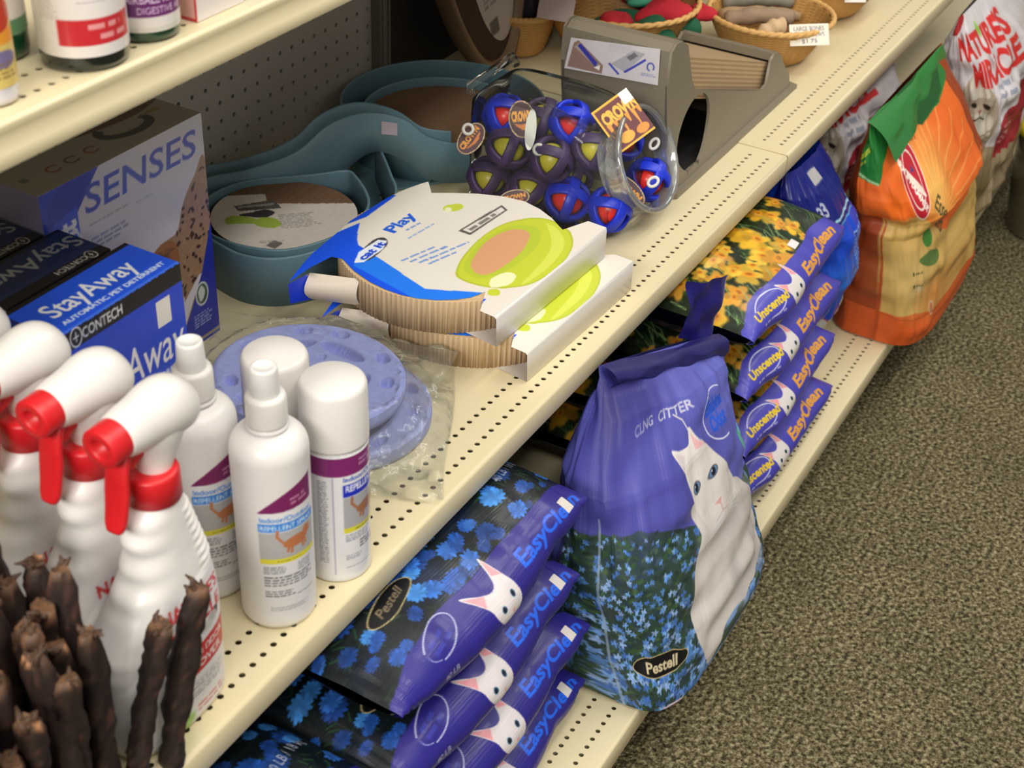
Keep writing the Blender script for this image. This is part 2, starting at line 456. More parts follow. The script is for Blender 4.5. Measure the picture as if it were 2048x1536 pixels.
# carpet
def carpet():
    m = bpy.data.materials.new('carpet'); m.use_nodes = True; nt = m.node_tree; b = nt.nodes['Principled BSDF']
    b.inputs['Roughness'].default_value = 0.95; b.inputs['Specular IOR Level'].default_value = 0.1
    tc = nt.nodes.new('ShaderNodeTexCoord')
    n1 = nt.nodes.new('ShaderNodeTexNoise'); n1.inputs['Scale'].default_value = 150; n1.inputs['Detail'].default_value = 3; n1.inputs['Roughness'].default_value = 0.7
    n2 = nt.nodes.new('ShaderNodeTexNoise'); n2.inputs['Scale'].default_value = 6; n2.inputs['Detail'].default_value = 3
    vo = nt.nodes.new('ShaderNodeTexVoronoi'); vo.inputs['Scale'].default_value = 170
    for q in (n1, n2, vo): nt.links.new(tc.outputs['Object'], q.inputs['Vector'])
    r = nt.nodes.new('ShaderNodeValToRGB'); cr = r.color_ramp
    cr.elements[0].position = 0.36; cr.elements[0].color = (*lin((54, 50, 34)), 1)
    cr.elements[1].position = 0.66; cr.elements[1].color = (*lin((188, 180, 142)), 1)
    e = cr.elements.new(0.5); e.color = (*lin((122, 112, 82)), 1)
    nt.links.new(n1.outputs['Fac'], r.inputs[0])
    mx = nt.nodes.new('ShaderNodeMix'); mx.data_type = 'RGBA'; mx.blend_type = 'MULTIPLY'; mx.inputs[0].default_value = 0.55
    nt.links.new(r.outputs[0], mx.inputs[6]); nt.links.new(n2.outputs['Fac'], mx.inputs[7])
    nt.links.new(mx.outputs[2], b.inputs['Base Color'])
    ad = nt.nodes.new('ShaderNodeMath'); ad.operation = 'ADD'
    nt.links.new(n1.outputs['Fac'], ad.inputs[0]); nt.links.new(vo.outputs['Distance'], ad.inputs[1])
    bp = nt.nodes.new('ShaderNodeBump'); bp.inputs['Strength'].default_value = 0.8; bp.inputs['Distance'].default_value = 0.006
    nt.links.new(ad.outputs[0], bp.inputs['Height']); nt.links.new(bp.outputs['Normal'], b.inputs['Normal'])
    return m
mb = MB(); mb.grid(face_grid((-4, -5, 0), (6, -5, 0), (6, 0.5, 0), (-4, 0.5, 0), 2, 2)); o = mb.build('floor', carpet()); tag(o, kind='structure')

# ================================================================== helpers for shaped sheets
def inside(P, X, Y):
    r = np.zeros(X.shape, bool)
    for (xa, ya), (xb, yb) in zip(P, np.roll(P, -1, 0)):
        if ya == yb: continue
        r ^= ((ya > Y) != (yb > Y)) & (X < (xb - xa) * (Y - ya) / (yb - ya) + xa)
    return r
def snap(P, q):
    A = P; B = np.roll(P, -1, 0); d = B - A; L = (d * d).sum(1) + 1e-15
    t = np.clip(((q - A) * d).sum(1) / L, 0, 1); C_ = A + d * t[:, None]
    return C_[np.argmin(((C_ - q) ** 2).sum(1))]
def poly_sheet(mb, P, step, f, cs, mi=0, smooth=True, hole=None, flip=False):
    """fills a 2D polygon with a fine grid of cells, border snapped on the outline; f maps (x,y arrays)->points, cs -> colours"""
    P = np.asarray(P, float); x0, y0 = P.min(0) - step; x1, y1 = P.max(0) + step
    nx = int((x1 - x0) / step) + 2; ny = int((y1 - y0) / step) + 2
    X, Y = np.meshgrid(x0 + np.arange(nx) * step, y0 + np.arange(ny) * step)
    cx = X[:-1, :-1] + step / 2; cy = Y[:-1, :-1] + step / 2
    K = inside(P, cx, cy)
    hs = []
    if hole is not None:
        hs = [np.asarray(h_, float) for h_ in hole]
        for h_ in hs: K &= ~inside(h_, cx, cy)
    cnt = np.zeros(X.shape, int)
    for a in (0, 1):
        for b in (0, 1): cnt[a:a + K.shape[0], b:b + K.shape[1]] += K
    bd = np.argwhere((cnt > 0) & (cnt < 4))
    for j, i in bd:
        q = np.array([X[j, i], Y[j, i]]); c_ = [snap(h_, q) for h_ in [P] + hs]
        s_ = min(c_, key=lambda z: ((z - q) ** 2).sum())
        if ((s_ - q) ** 2).sum() < (1.6 * step) ** 2: X[j, i], Y[j, i] = s_
    ids = -np.ones(X.shape, int); used = cnt > 0; ids[used] = np.arange(used.sum())
    V2 = np.stack([X[used], Y[used]], 1)
    jj, ii = np.nonzero(K)
    F = np.stack([ids[jj, ii], ids[jj, ii + 1], ids[jj + 1, ii + 1], ids[jj + 1, ii]], 1)
    if flip: F = F[:, ::-1]
    C_ = cs(V2[:, 0], V2[:, 1]) if callable(cs) else cs
    mb.raw(f(V2[:, 0], V2[:, 1]), F.tolist(), C_, mi, smooth)
def sampler(cv, x0, y0):
    """colours of a canvas whose lower-left corner sits at (x0,y0)"""
    A = cv.out()
    def g(x, y):
        i = np.clip(((x - x0) / cv.W * cv.nu).astype(int), 0, cv.nu - 1); j = np.clip(((y - y0) / cv.H * cv.nv).astype(int), 0, cv.nv - 1)
        return A[j, i]
    return g
def sup(n, p=2.6, off=0.0):
    t = np.linspace(0, 2 * PI, n, endpoint=False) + off
    return np.sign(np.cos(t)) * np.abs(np.cos(t)) ** (2 / p), np.sign(np.sin(t)) * np.abs(np.sin(t)) ** (2 / p)

# ================================================================== MIDDLE SHELF: sprays
m_pl = mat('white_plastic', (226, 223, 219), rough=0.32, sss=0.05, bump=0.03, bscale=200, vary=0.01, bdist=0.0003)
m_plp = mat('printed_plastic', rough=0.34, paint=True, vary=0.01, bscale=200)
m_cl = mat('frosted_cap', (232, 232, 230), rough=0.3, vary=0.01, alpha=0.82)
m_can = mat('printed_can', rough=0.28, coat=0.3, paint=True, vary=0.01, bscale=200)
m_red = mat('red_plastic', (206, 30, 38), rough=0.38, vary=0.02, sss=0.03)
WHT = (226, 223, 221)

def cat_small(cv, x, y, s, c=(190, 120, 70)):
    cv.ell(x, y, 0.45 * s, 0.22 * s, c, rot=0.15); cv.ell(x + 0.42 * s, y + 0.22 * s, 0.17 * s, 0.16 * s, c)
    for dx, dy in ((-0.3, -0.35), (-0.18, -0.42), (0.25, -0.38), (0.36, -0.3)): cv.line([(x + dx * .8 * s, y), (x + dx * s, y + dy * s)], 0.09 * s, c)
    cv.line([(x - 0.4 * s, y), (x - 0.62 * s, y + 0.3 * s), (x - 0.6 * s, y + 0.55 * s)], 0.09 * s, c)
    cv.poly([(x + .34 * s, y + .32 * s), (x + .37 * s, y + .48 * s), (x + .45 * s, y + .34 * s)], c); cv.poly([(x + .46 * s, y + .33 * s), (x + .53 * s, y + .46 * s), (x + .57 * s, y + .3 * s)], c)

def spray_bottle(x, y, label, rz=0.0):
    t = thing('spray_bottle', (x, y, 0.530), label, 'spray bottle', 'white pump spray bottles', rz)
    R_ = 0.0325; H_ = 0.176; W_ = 2 * PI * R_; N = 220; M = 170
    cv = Canvas(W_, H_, N, M, base=WHT)
    cx = W_ * 0.5 - 0.003
    cv.rect(cx - .026, .006, cx + .028, .128, (226, 226, 230))
    P = smooth_loop([(cx - .026, .128), (cx - .018, .136), (cx - .005, .146), (cx + .010, .153), (cx + .026, .157)], 5, False)
    cv.poly(list(map(tuple, P)) + [(cx + .026, .130)], (120, 32, 92))
    cv.smalltext(cx + .002, .1385, .020, .0024, 2, (206, 150, 184), rot=.1, seed=21)
    cv.text('Indoor/Outdoor', cx - .025, .1185, .0055, (60, 130, 220), bold=0.02)
    cv.rect(cx - .026, .108, cx + .028, .1165, (48, 128, 220)); cv.text('REPELLENT SPRAY', cx - .025, .1095, .0052, (225, 240, 255), bold=0.02, fit=.050)
    cv.rect(cx - .026, .077, cx + .028, .107, (176, 176, 176)); cat_small(cv, cx + .006, .094, .027, (186, 116, 76))
    cv.rect(cx - .026, .0725, cx + .028, .078, (222, 214, 60)); cv.smalltext(cx - .012, .0745, .022, .0012, 1, (110, 116, 60), seed=22)
    cv.smalltext(cx - .024, .068, .022, .0012, 4, (110, 110, 120), seed=1); cv.smalltext(cx + .006, .068, .018, .0014, 4, (120, 120, 130), seed=4)
    cv.smalltext(cx - .024, .056, .046, .0016, 4, (70, 70, 80), seed=2)
    cv.smalltext(cx - .024, .040, .030, .0014, 3, (90, 90, 100), seed=3); cv.smalltext(cx + .004, .033, .020, .0012, 1, (90, 90, 100), seed=6)
    cv.smalltext(cx - .020, .022, .040, .0008, 4, (150, 150, 160), seed=5)
    A = cv.out()
    th = np.linspace(0, 2 * PI, N, endpoint=False) + (PI * 0.5 - 0.15)
    z = np.linspace(0.006, H_, M)
    P = np.stack([np.broadcast_to(R_ * np.cos(th), (M, N)), np.broadcast_to(R_ * np.sin(th), (M, N)), np.repeat(z[:, None], N, 1)], -1)
    mb = MB(); mb.grid(P, A, wu=True)
    def ringP(prof): return np.stack([np.stack([r * np.cos(th), r * np.sin(th), np.full(N, q)], 1) for r, q in prof])
    mb.grid(ringP([(R_ - .006, 0), (R_ - .002, .0015), (R_, .006)]), WHT, wu=True); mb.fan(ringP([(R_ - .006, 0)])[0][::-1], WHT)
    sh = [(R_, H_)] + [(0.0145 + (R_ - .0145) * math.cos(a), H_ + .019 * math.sin(a)) for a in np.linspace(0, PI / 2, 9)[1:]] + [(.0145, .1965), (.0175, .197), (.0178, .199), (.0150, .2005), (.0150, .203)]
    mb.grid(ringP(sh), WHT, wu=True)
    mb.build('bottle_body', m_plp, t)
    mb = MB(); mb.lathe([(.0165, .201), (.0168, .203), (.0166, .224), (.0155, .2275), (.0125, .228), (.0, .228)], 40); mb.build('collar', m_pl, t)
    mb = MB(); mb.lathe([(.0118, .227), (.0120, .229), (.0110, .250), (.0106, .2525), (.0085, .2535), (.0078, .2515), (0, .251)], 40); mb.build('nozzle_cap', m_cl, t)
    return t
spray_bottle(-0.571, -0.545, 'white pump spray bottle nearest the shelf edge, with purple swoosh and orange cat label', -0.24)
spray_bottle(-0.5745, -0.4735, 'white pump spray bottle standing behind the other, half its label hidden', -0.1)

def spray_can(x, y, label, rz=0.0):
    t = thing('aerosol_can', (x, y, 0.530), label, 'aerosol can', 'white aerosol cans', rz)
    R_ = 0.0295; H_ = 0.140; W_ = 2 * PI * R_; N = 200; M = 150
    cv = Canvas(W_, H_, N, M, base=(232, 232, 236)); cx = W_ * 0.5
    cv.rect(0, .119, W_, .139, (128, 34, 108))
    cv.smalltext(cx + .001, .131, .022, .0026, 2, (200, 150, 190), seed=23)
    cv.text('Indoor/Outdoor', cx - .015, .112, .0055, (50, 80, 190), bold=0.02)
    cv.rect(cx - .015, .095, cx + .040, .109, (24, 44, 190)); cv.text('REPELLENT', cx - .013, .1005, .0075, (240, 240, 255), bold=0.03, fit=.034)
    cv.rect(cx - .015, .059, cx + .040, .094, (172, 172, 176)); cat_small(cv, cx + .010, .078, .028, (160, 108, 74))
    cv.rect(cx - .015, .0535, cx + .040, .059, (220, 214, 56)); cv.smalltext(cx - .004, .0555, .024, .0013, 1, (110, 116, 60), seed=24)
    cv.smalltext(cx - .014, .050, .032, .0012, 4, (120, 120, 140), seed=7); cv.smalltext(cx + .0, .039, .024, .0018, 3, (60, 60, 70), seed=8)
    cv.smalltext(cx - .014, .026, .018, .0012, 3, (140, 140, 160), seed=9); cv.smalltext(cx - .014, .012, .030, .0011, 1, (140, 140, 160), seed=19)
    cv.rect(cx - .0245, .005, cx - .0235, .118, (150, 140, 176)); cv.smalltext(cx - .038, .112, .010, .0012, 42, (120, 120, 130), seed=10)
    A = cv.out(); th = np.linspace(0, 2 * PI, N, endpoint=False) + (PI * 0.5 - 0.05); z = np.linspace(0.005, H_, M)
    P = np.stack([np.broadcast_to(R_ * np.cos(th), (M, N)), np.broadcast_to(R_ * np.sin(th), (M, N)), np.repeat(z[:, None], N, 1)], -1)
    mb = MB(); mb.grid(P, A, wu=True)
    def ringP(prof): return np.stack([np.stack([r * np.cos(th), r * np.sin(th), np.full(N, q)], 1) for r, q in prof])
    mb.grid(ringP([(R_ - .005, .001), (R_ - .001, 0.0), (R_ + .0005, .002), (R_, .005)]), (225, 225, 225), wu=True); mb.fan(ringP([(R_ - .005, .001)])[0][::-1], (225, 225, 225))
    mb.grid(ringP([(R_, H_), (R_ - .002, .144), (.022, .148)]), (225, 225, 228), wu=True)
    mb.build('can_body', m_can, t)
    mb = MB(); mb.lathe([(.0288, .1435), (.0300, .144), (.0299, .146), (.0292, .197), (.0280, .2005), (.0255, .2025), (.0, .203)], 48); mb.build('cap', m_pl, t)
    return t
spray_can(-0.4965, -0.555, 'white aerosol can with purple band and blue repellent label, nearer the shelf edge', -0.16)
spray_can(-0.4915, -0.4905, 'white aerosol can behind the pump bottles, only its cap and a purple sliver showing', 0.3)

# ---- trigger spray jugs
def make_jug():
    t = thing('trigger_spray_jug', (0, 0, 0.530), 'x', 'spray jug', 'white trigger spray jugs with red triggers')
    Z_ = np.array([0, .003, .010, .05, .09, .105, .125, .150, .170, .190, .205, .215, .222])
    Lf = np.array([-.049, -.0545, -.0575, -.058, -.058, -.055, -.040, -.022, -.014, -.012, -.011, -.004, .001])
    Rt = np.array([.049, .0545, .0575, .058, .059, .0595, .0585, .0560, .0520, .0470, .0425, .0390, .036])
    Dp = np.array([.023, .0275, .0295, .030, .030, .0295, .0275, .0245, .022, .0205, .0195, .0185, .0175])
    M, N = 230, 300
    z = np.concatenate([[0, .001, .002, .004, .006], np.linspace(.009, .222, M - 5)])
    L_ = np.interp(z, Z_, Lf); R_ = np.interp(z, Z_, Rt); D_ = np.interp(z, Z_, Dp)
    k = np.ones(7) / 7
    for q in (L_, R_, D_): q[8:-4] = np.convolve(np.pad(q, 3, 'edge'), k, 'valid')[8:-4]
    # grip dents on the trigger side, ribs on the back slope
    g = np.clip((z - .128) / .02, 0, 1) * np.clip((.218 - z) / .01, 0, 1)
    L_ = L_ + 0.0014 * g * np.sin((z - .128) / .0225 * 2 * PI)
    cx_, sy_ = sup(N, 3.0)
    pw = 3.0 - 0.8 * np.clip((z - .12) / .06, 0, 1)
    t_ = np.linspace(0, 2 * PI, N, endpoint=False)
    C_ = np.sign(np.cos(t_)) * np.abs(np.cos(t_)) ** (2 / pw[:, None]); S_ = np.sign(np.sin(t_)) * np.abs(np.sin(t_)) ** (2 / pw[:, None])
    mid = (L_ + R_) / 2; hw = (R_ - L_) / 2
    X = mid[:, None] + hw[:, None] * C_; Y = D_[:, None] * S_
    rib = np.clip((z - .142) / .006, 0, 1) * np.clip((.212 - z) / .006, 0, 1)
    ribw = (np.clip((C_ - 0.35) / 0.2, 0, 1)) * rib[:, None] * (0.5 + 0.5 * np.sin(z / .0078 * 2 * PI))[:, None]
    X += 0.0016 * ribw * np.sign(C_); Y += 0.0012 * ribw * np.sign(S_)
    # raised label panel outline: a gentle step on the front, slanting down to the trigger side
    edge = np.interp(X, [-.058, -.03, .02, .058], [.078, .112, .142, .150])
    pan = np.clip((edge - z[:, None]) / .006, 0, 1)
    Y *= (1 + 0.055 * pan)
    cv = Canvas(.12, .222, 150, 260, base=(236, 233, 230))
    def PT(a, b): return (a + .06, b)
    cv.poly([PT(-.020, .006), PT(.055, .006), PT(.055, .140), PT(.040, .144), PT(-.020, .134)], (230, 228, 230))
    cv.text("NATURE'S", *PT(-.017, .1215), .0120, (206, 40, 44), rot=-.03, bold=.03, fit=.066)
    cv.text("MIRACLE", *PT(-.016, .1030), .0125, (206, 40, 44), rot=-.03, bold=.03, fit=.064)
    cv.ell(*PT(.040, .098), .0035, .0045, (40, 40, 46)); cv.ell(*PT(.034, .096), .007, .005, (190, 186, 182)); cv.ell(*PT(.026, .092), .008, .004, (205, 202, 198))
    cv.poly([PT(-.016, .052), PT(.052, .056), PT(.052, .086), PT(-.016, .078)], (200, 44, 46))
    cv.text('STAIN & ODOR', *PT(-.013, .0690), .0070, (245, 238, 235), rot=.05, bold=.02, fit=.060); cv.text('REMOVER', *PT(-.010, .0575), .0080, (245, 238, 235), rot=.04, bold=.02, fit=.052)
    cv.smalltext(*PT(-.006, .046), .050, .0015, 6, (120, 122, 128), seed=31)
    cv.ell(*PT(-.010, .014), .010, .015, (150, 196, 96)); cv.smalltext(*PT(.006, .018), .040, .0024, 2, (206, 110, 110), seed=25)
    smp = sampler(cv, -.06, 0)
    front = (S_ < 0)
    Cc = np.where(front[..., None], smp(X, np.repeat(z[:, None], N, 1)), np.array([236, 233, 230.]))
    mb = MB(); mb.grid(np.stack([X, Y, np.repeat(z[:, None], N, 1)], -1), Cc, wu=True)
    mb.fan(np.stack([X, Y, np.repeat(z[:, None], N, 1)], -1)[0][::-1], (236, 233, 230))
    mb.build('bottle_body', m_plp, t)
    cx = .0185
    mb = MB(); mb.lathe([(.0190, .219), (.0205, .220), (.0205, .243), (.0190, .246), (.0150, .246), (0, .246)], 48, center=(cx, 0, 0)); mb.build('collar', m_red, t)
    # sprayer shroud: lofted along x
    st = [(-.0285, .0155, .0155, .2915), (-.027, .0170, .0172, .2915), (-.018, .0185, .0195, .291), (-.004, .0195, .0215, .2905), (.012, .0215, .0245, .2905), (.024, .0218, .0250, .2890), (.034, .0200, .0225, .2870), (.041, .0155, .0170, .2850), (.0460, .0085, .0090, .2830), (.0475, 0.0005, 0.0005, .2825)]
    a = np.linspace(0, 2 * PI, 32, endpoint=False)
    st = smooth_loop(st, 4, False)
    P = np.stack([np.stack([np.full(32, cx + s_[0]), s_[1] * np.cos(a), s_[3] + s_[2] * np.sin(a)], 1) for s_ in st])
    mb = MB(); mb.grid(P, WHT, wu=True); mb.fan(P[0][::-1], WHT); mb.fan(P[-1], WHT)
    hd_ = mb.build('sprayer_head', m_pl, t)
    # neck skirt below the head, flaring from a narrow notch up into the shroud
    mb = MB()
    st = [(.242, .003, .0125, .013), (.250, .005, .0140, .0140), (.262, .008, .0190, .0160), (.275, .010, .0250, .0185), (.290, .012, .0290, .0190)]
    P = np.stack([np.stack([cx + s_[1] + s_[2] * np.cos(a), s_[3] * np.sin(a), np.full(32, s_[0])], 1) for s_ in smooth_loop(st, 3, False)])
    mb.grid(P, WHT, wu=True); mb.fan(P[0][::-1], WHT); mb.fan(P[-1], WHT); mb.build('sprayer_neck', m_pl, hd_)
    # nozzle: ring with a bore
    b = np.linspace(0, 2 * PI, 28, endpoint=False)
    pr = [(-.027, .0156), (-.029, .0162), (-.044, .0158), (-.0455, .0148), (-.0455, .0085), (-.044, .0070), (-.036, .0060), (-.036, .0001)]
    P = np.stack([np.stack([np.full(28, cx + x_), r_ * np.cos(b) * 1.0, .2915 + r_ * np.sin(b)], 1) for x_, r_ in pr])
    mb = MB(); mb.grid(P, (206, 30, 38), wu=True); mb.fan(P[0], (206, 30, 38)); mb.build('nozzle', m_red, hd_)
    # trigger blade
    path = smooth_loop([(-.012, .282), (-.026, .276), (-.032, .262), (-.0345, .246), (-.038, .228), (-.042, .214)], 5, False)
    wdt = np.interp(np.linspace(0, 1, len(path)), [0, .25, .6, .9, 1], [.0085, .0095, .0110, .0095, .0065])
    thk = 0.0035
    T_ = np.gradient(path, axis=0); T_ /= np.linalg.norm(T_, axis=1)[:, None]; Nn = np.stack([-T_[:, 1], T_[:, 0]], 1)
    a = np.linspace(0, 2 * PI, 20, endpoint=False); ca_, sa_ = sup(20, 3)
    P = np.stack([np.stack([cx + p_[0] + n_[0] * thk * sa_, w_ * ca_, p_[1] + n_[1] * thk * sa_], 1) for p_, n_, w_ in zip(path, Nn, wdt)])
    mb = MB(); mb.grid(P, (206, 30, 38), wu=True); mb.fan(P[0], (206, 30, 38)); mb.fan(P[-1], (206, 30, 38))
    mb.prism([(cx - .030, .262), (cx - .030, .280), (cx + .004, .279), (cx - .012, .268)], -.007, .007, (206, 30, 38), axis='y')
    mb.build('trigger', m_red, hd_)
    return t
jug = make_jug()
JL = ['white trigger spray jug with red trigger, frontmost of the row, its red lettered label showing',
      'white trigger spray jug with red trigger, second of the row counting from the shelf edge',
      'white trigger spray jug with red trigger, third of the row counting from the shelf edge',
      'white trigger spray jug at the back of the row, mostly out of the picture']
jugs = [jug] + [copy_tree(jug) for _ in range(3)]
for i, j in enumerate(jugs):
    j.scale = (1, 1, .966); j.location = (-0.7185, -0.543 + 0.0625 * i, 0.530); j['label'] = JL[i]

# ---- bully sticks
m_stick = mat('dried_chew', rough=0.62, paint=True, bump=0.8, bscale=140, vary=0.5, bdist=0.002, stretch=(1, 1, 0.25))
def chew_stick(x, y, h, r, lean, label, group, seed, z0=0.530, frayed=True):
    rr = random.Random(seed); n = 26
    pts = []; rad = []
    bx, by = rr.uniform(-.006, .006), rr.uniform(-.006, .006)
    for i in range(n):
        q = i / (n - 1)
        pts.append((x + lean[0] * q + bx * math.sin(q * PI), y + lean[1] * q + by * math.sin(q * PI * 1.3), z0 + h * q))
        rad.append(r * (1 + 0.09 * math.sin(q * 9 + seed) + 0.06 * math.sin(q * 23 + seed * 2) + 0.08 * rr.uniform(-1, 1)) * (1 if q < .94 else 1 - (q - .94) * 5.5))
    cs = []
    for i in range(n):
        q = i / (n - 1); c = np.array([38, 25, 21]) if q < .94 else lerp((38, 25, 21), (96, 68, 46), (q - .94) / .06)
        row = []
        for k in range(14): row.append(np.clip(c * rr.uniform(0.65, 1.35) if rr.random() > .06 else c * 2.0, 0, 255))
        cs.append(row)
    mb = MB()
    pts = np.array(pts); a = np.linspace(0, 2 * PI, 14, endpoint=False)
    sq = 1 + 0.22 * np.cos(2 * a + seed) + 0.09 * np.cos(5 * a + seed)
    P = np.stack([np.stack([pts[i, 0] + rad[i] * sq * np.cos(a + i * .03), pts[i, 1] + rad[i] * sq * np.sin(a + i * .03), np.full(14, pts[i, 2])], 1) for i in range(n)])
    P[:, :, :] += np.array([[[rr.gauss(0, r * .06) for _ in range(3)] for _ in range(14)] for _ in range(n)]); P[0, :, 2] = z0
    mb.grid(P, np.array(cs), wu=True); mb.fan(P[0][::-1], (50, 34, 28)); mb.fan(P[-1], (104, 74, 50))
    if frayed:
        for k in range(rr.randint(4, 8)):
            q = pts[-1] + np.array([rr.uniform(-r, r) * .6, rr.uniform(-r, r) * .6, -0.004]); L = rr.uniform(.004, .012)
            d = np.array([rr.uniform(-1, 1), rr.uniform(-1, 1), rr.uniform(.4, 1.3)]); d /= np.linalg.norm(d)
            mb.tube([q, q + d * L * .6, q + d * L + np.array([rr.uniform(-1, 1), rr.uniform(-1, 1), 0]) * L * .4], [r * .34, r * .24, r * .08], 6, c=(74, 52, 36))
    o = mb.build('chew_stick', m_stick, None)
    return tag(o, label, 'chew stick', group)
GS = 'dark chew sticks bundled at the near end of the shelf'
chew_stick(-0.757, -0.5825, 0.166, 0.0088, (0.034, -0.016), 'dark thin chew stick standing by itself in front of the red jug label', GS, 3)
chew_stick(-0.792, -0.5785, 0.155, 0.0098, (0.034, -0.012), 'dark chew stick with a crooked pointed tip, outermost of the bundle beside the jug', GS, 5)
k = 0
for row, y in enumerate((-0.577, -0.556, -0.535, -0.514, -0.493, -0.472, -0.451, -0.430)):
    for i in range(8):
        x = -0.815 - 0.0215 * i + (0.010 if row % 2 else 0)
        if x > -0.80 and row > 3: continue
        h = 0.165 + 0.060 * random.random() + 0.008 * row
        if row == 0 and i > 2: h -= random.uniform(0.02, 0.06)
        if row in (1, 2) and i in (1, 3, 5): h -= 0.04
        chew_stick(x + random.uniform(-.002, .002), y + random.uniform(-.002, .002), h, random.uniform(.0085, .0104), (random.uniform(-.004, .012), random.uniform(-.005, .006)),
                   'dark brown dried chew stick standing upright in the thick of the bundle', GS, 20 + k); k += 1

# ================================================================== MIDDLE SHELF: boxes
m_card = mat('printed_card', rough=0.38, coat=0.25, paint=True, vary=0.015, bscale=80)
m_cardm = mat('printed_card_matt', rough=0.6, paint=True, vary=0.02, bscale=80)
def carton(name, lo, hi, label, cat, group, front=None, top=None, right=None, left=None, base=(30, 60, 190), step=.0012):
    """a printed carton; each printed face carries a Canvas (front faces -y, top +z, right +x, left -x)"""
    x0, y0, z0 = lo; x1, y1, z1 = hi; W_, D_, H_ = x1 - x0, y1 - y0, z1 - z0
    mb = MB()
    def face(c00, c10, c11, c01, cv):
        if cv is None: mb.grid(face_grid(c00, c10, c11, c01, 2, 2), base, smooth=False)
        else: mb.grid(face_grid(c00, c10, c11, c01, cv.nu, cv.nv), cv.out(), smooth=False)
    face((0, 0, 0), (W_, 0, 0), (W_, 0, H_), (0, 0, H_), front)
    face((0, 0, H_), (W_, 0, H_), (W_, D_, H_), (0, D_, H_), top)
    face((W_, 0, 0), (W_, D_, 0), (W_, D_, H_), (W_, 0, H_), right)
    face((0, D_, 0), (0, 0, 0), (0, 0, H_), (0, D_, H_), left)
    face((W_, D_, 0), (0, D_, 0), (0, D_, H_), (W_, D_, H_), None)
    face((0, D_, 0), (W_, D_, 0), (W_, 0, 0), (0, 0, 0), None)
    o = mb.build(name, m_card, loc=lo)
    return tag(o, label, cat, group)

BW, BD, BH = .150, .065, .228
def deterrent_box(x, y, label, flip, lid):
    fr = Canvas(BW, BH, 150, 228, base=(34, 66, 196))
    fr.poly([(0, 0), (BW, 0), (BW, .10), (0, .06)], (120, 130, 210)); fr.ell(.10, .05, .06, .07, (140, 148, 214), soft=.3, a=.7)
    fr.rect(0, BH - .019, BW, BH, (20, 18, 20)); fr.text('\u2295CONTECH', .012, BH - .0145, .0105, (225, 225, 225), bold=.02, fit=.062)
    fr.ell(.02, .13, .04, .06, (48, 96, 214), soft=.8, a=.5)
    fr.text('StayAway', .012, .138, .038, (232, 228, 226), bold=.005, fit=.132, shear=.08)
    fr.text('AUTOMATIC PET DETERRENT', .018, .124, .0058, (220, 224, 235), bold=.03, fit=.122)
    fr.rect(.114, .176, .132, .203, (226, 222, 214))
    fr.ell(.125, .075, .010, .016, (70, 60, 70)); fr.ell(.128, .055, .020, .022, (90, 74, 90)); fr.ell(.060, .06, .03, .05, (190, 196, 232), soft=.3, a=.6)
    if lid == 'b': tp = Canvas(BW, BD, 150, 65, base=(28, 84, 224))
    else: tp = Canvas(BW, BD, 150, 65, base=(26, 42, 84))  # same blue lid, with the upper shelf's shade painted into colour and print
    if lid == 'b':
        tp.rect(0, .0, .155, .004, (60, 110, 235))
        tp.text('StayAway', .020, .024, .0235, (242, 244, 250), bold=.015, fit=.104)
        tp.text('AUTOMATIC PET DETERRENT', .018, .010, .0058, (214, 226, 250), bold=.04, fit=.124)
        tp.rect(0, .059, BW, .065, (16, 16, 20))
    else:
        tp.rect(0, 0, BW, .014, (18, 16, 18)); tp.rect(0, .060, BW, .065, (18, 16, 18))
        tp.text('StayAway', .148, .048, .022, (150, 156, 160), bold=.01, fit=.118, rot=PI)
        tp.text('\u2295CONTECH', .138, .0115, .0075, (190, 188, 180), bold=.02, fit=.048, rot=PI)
        fr.A[:] = fr.A * .9  # front print darkened as well, for the same shade
    rt = Canvas(BD, BH, 66, 228, base=(96, 104, 186)); rt.rect(0, BH - .02, BD, BH, (20, 18, 20)); rt.rect(0, .13, BD, BH - .02, (34, 62, 186)); rt.smalltext(.008, .11, .045, .002, 12, (200, 204, 230), seed=3)
    return carton('deterrent_box', (x, y, .530), (x + BW, y + BD, .530 + BH), label, 'box', 'blue pet deterrent boxes', fr, tp, rt, Canvas(BD, BH, 40, 120, base=(30, 56, 170)))
deterrent_box(-.6025, -.3565, 'bright blue pet deterrent box with white lettering, nearest of the three, behind the jugs', 0, 'b')
deterrent_box(-.618, -.2885, 'dark navy lidded pet deterrent box with upside down lettering, middle of three', 1, 'd')  # blue box too; the navy is shade painted into lid and front
deterrent_box(-.634, -.2205, 'dark navy pet deterrent box farthest back, cut by the left picture edge', 1, 'd')  # blue box too; the navy is shade painted into lid and front

# large white and blue cat toy box
SW, SD, SH = .226, .062, .264
fr = Canvas(SW, SH, 200, 230, base=(206, 204, 216))
fr.poly([(0, SH), (.0, .0), (.034, .0), (.034, SH)], (40, 72, 196))
fr.poly([(.010, .250), (.030, .264), (.078, .264), (.034, .218), (.0, .20)], (36, 60, 178))
fr.poly([(.012, .120), (.044, .120), (.044, .236), (.012, .228)], (44, 84, 214))
fr.text('cat', .040, .160, .030, (232, 234, 244), rot=PI / 2, bold=.04, fit=.040); fr.text('it', .040, .208, .024, (232, 234, 244), rot=PI / 2, bold=.04, fit=.016)
fr.ring(.030, .178, .017, .040, .003, (225, 228, 242))
fr.text('SENSES', .052, .222, .030, (62, 84, 190), bold=.012, fit=.160, shear=.15)
fr.smalltext(.056, .208, .055, .0022, 1, (150, 150, 165), seed=2); fr.smalltext(.056, .192, .052, .0026, 3, (120, 130, 175), seed=5); fr.smalltext(.12, .205, .03, .0016, 1, (160, 160, 175), seed=8)
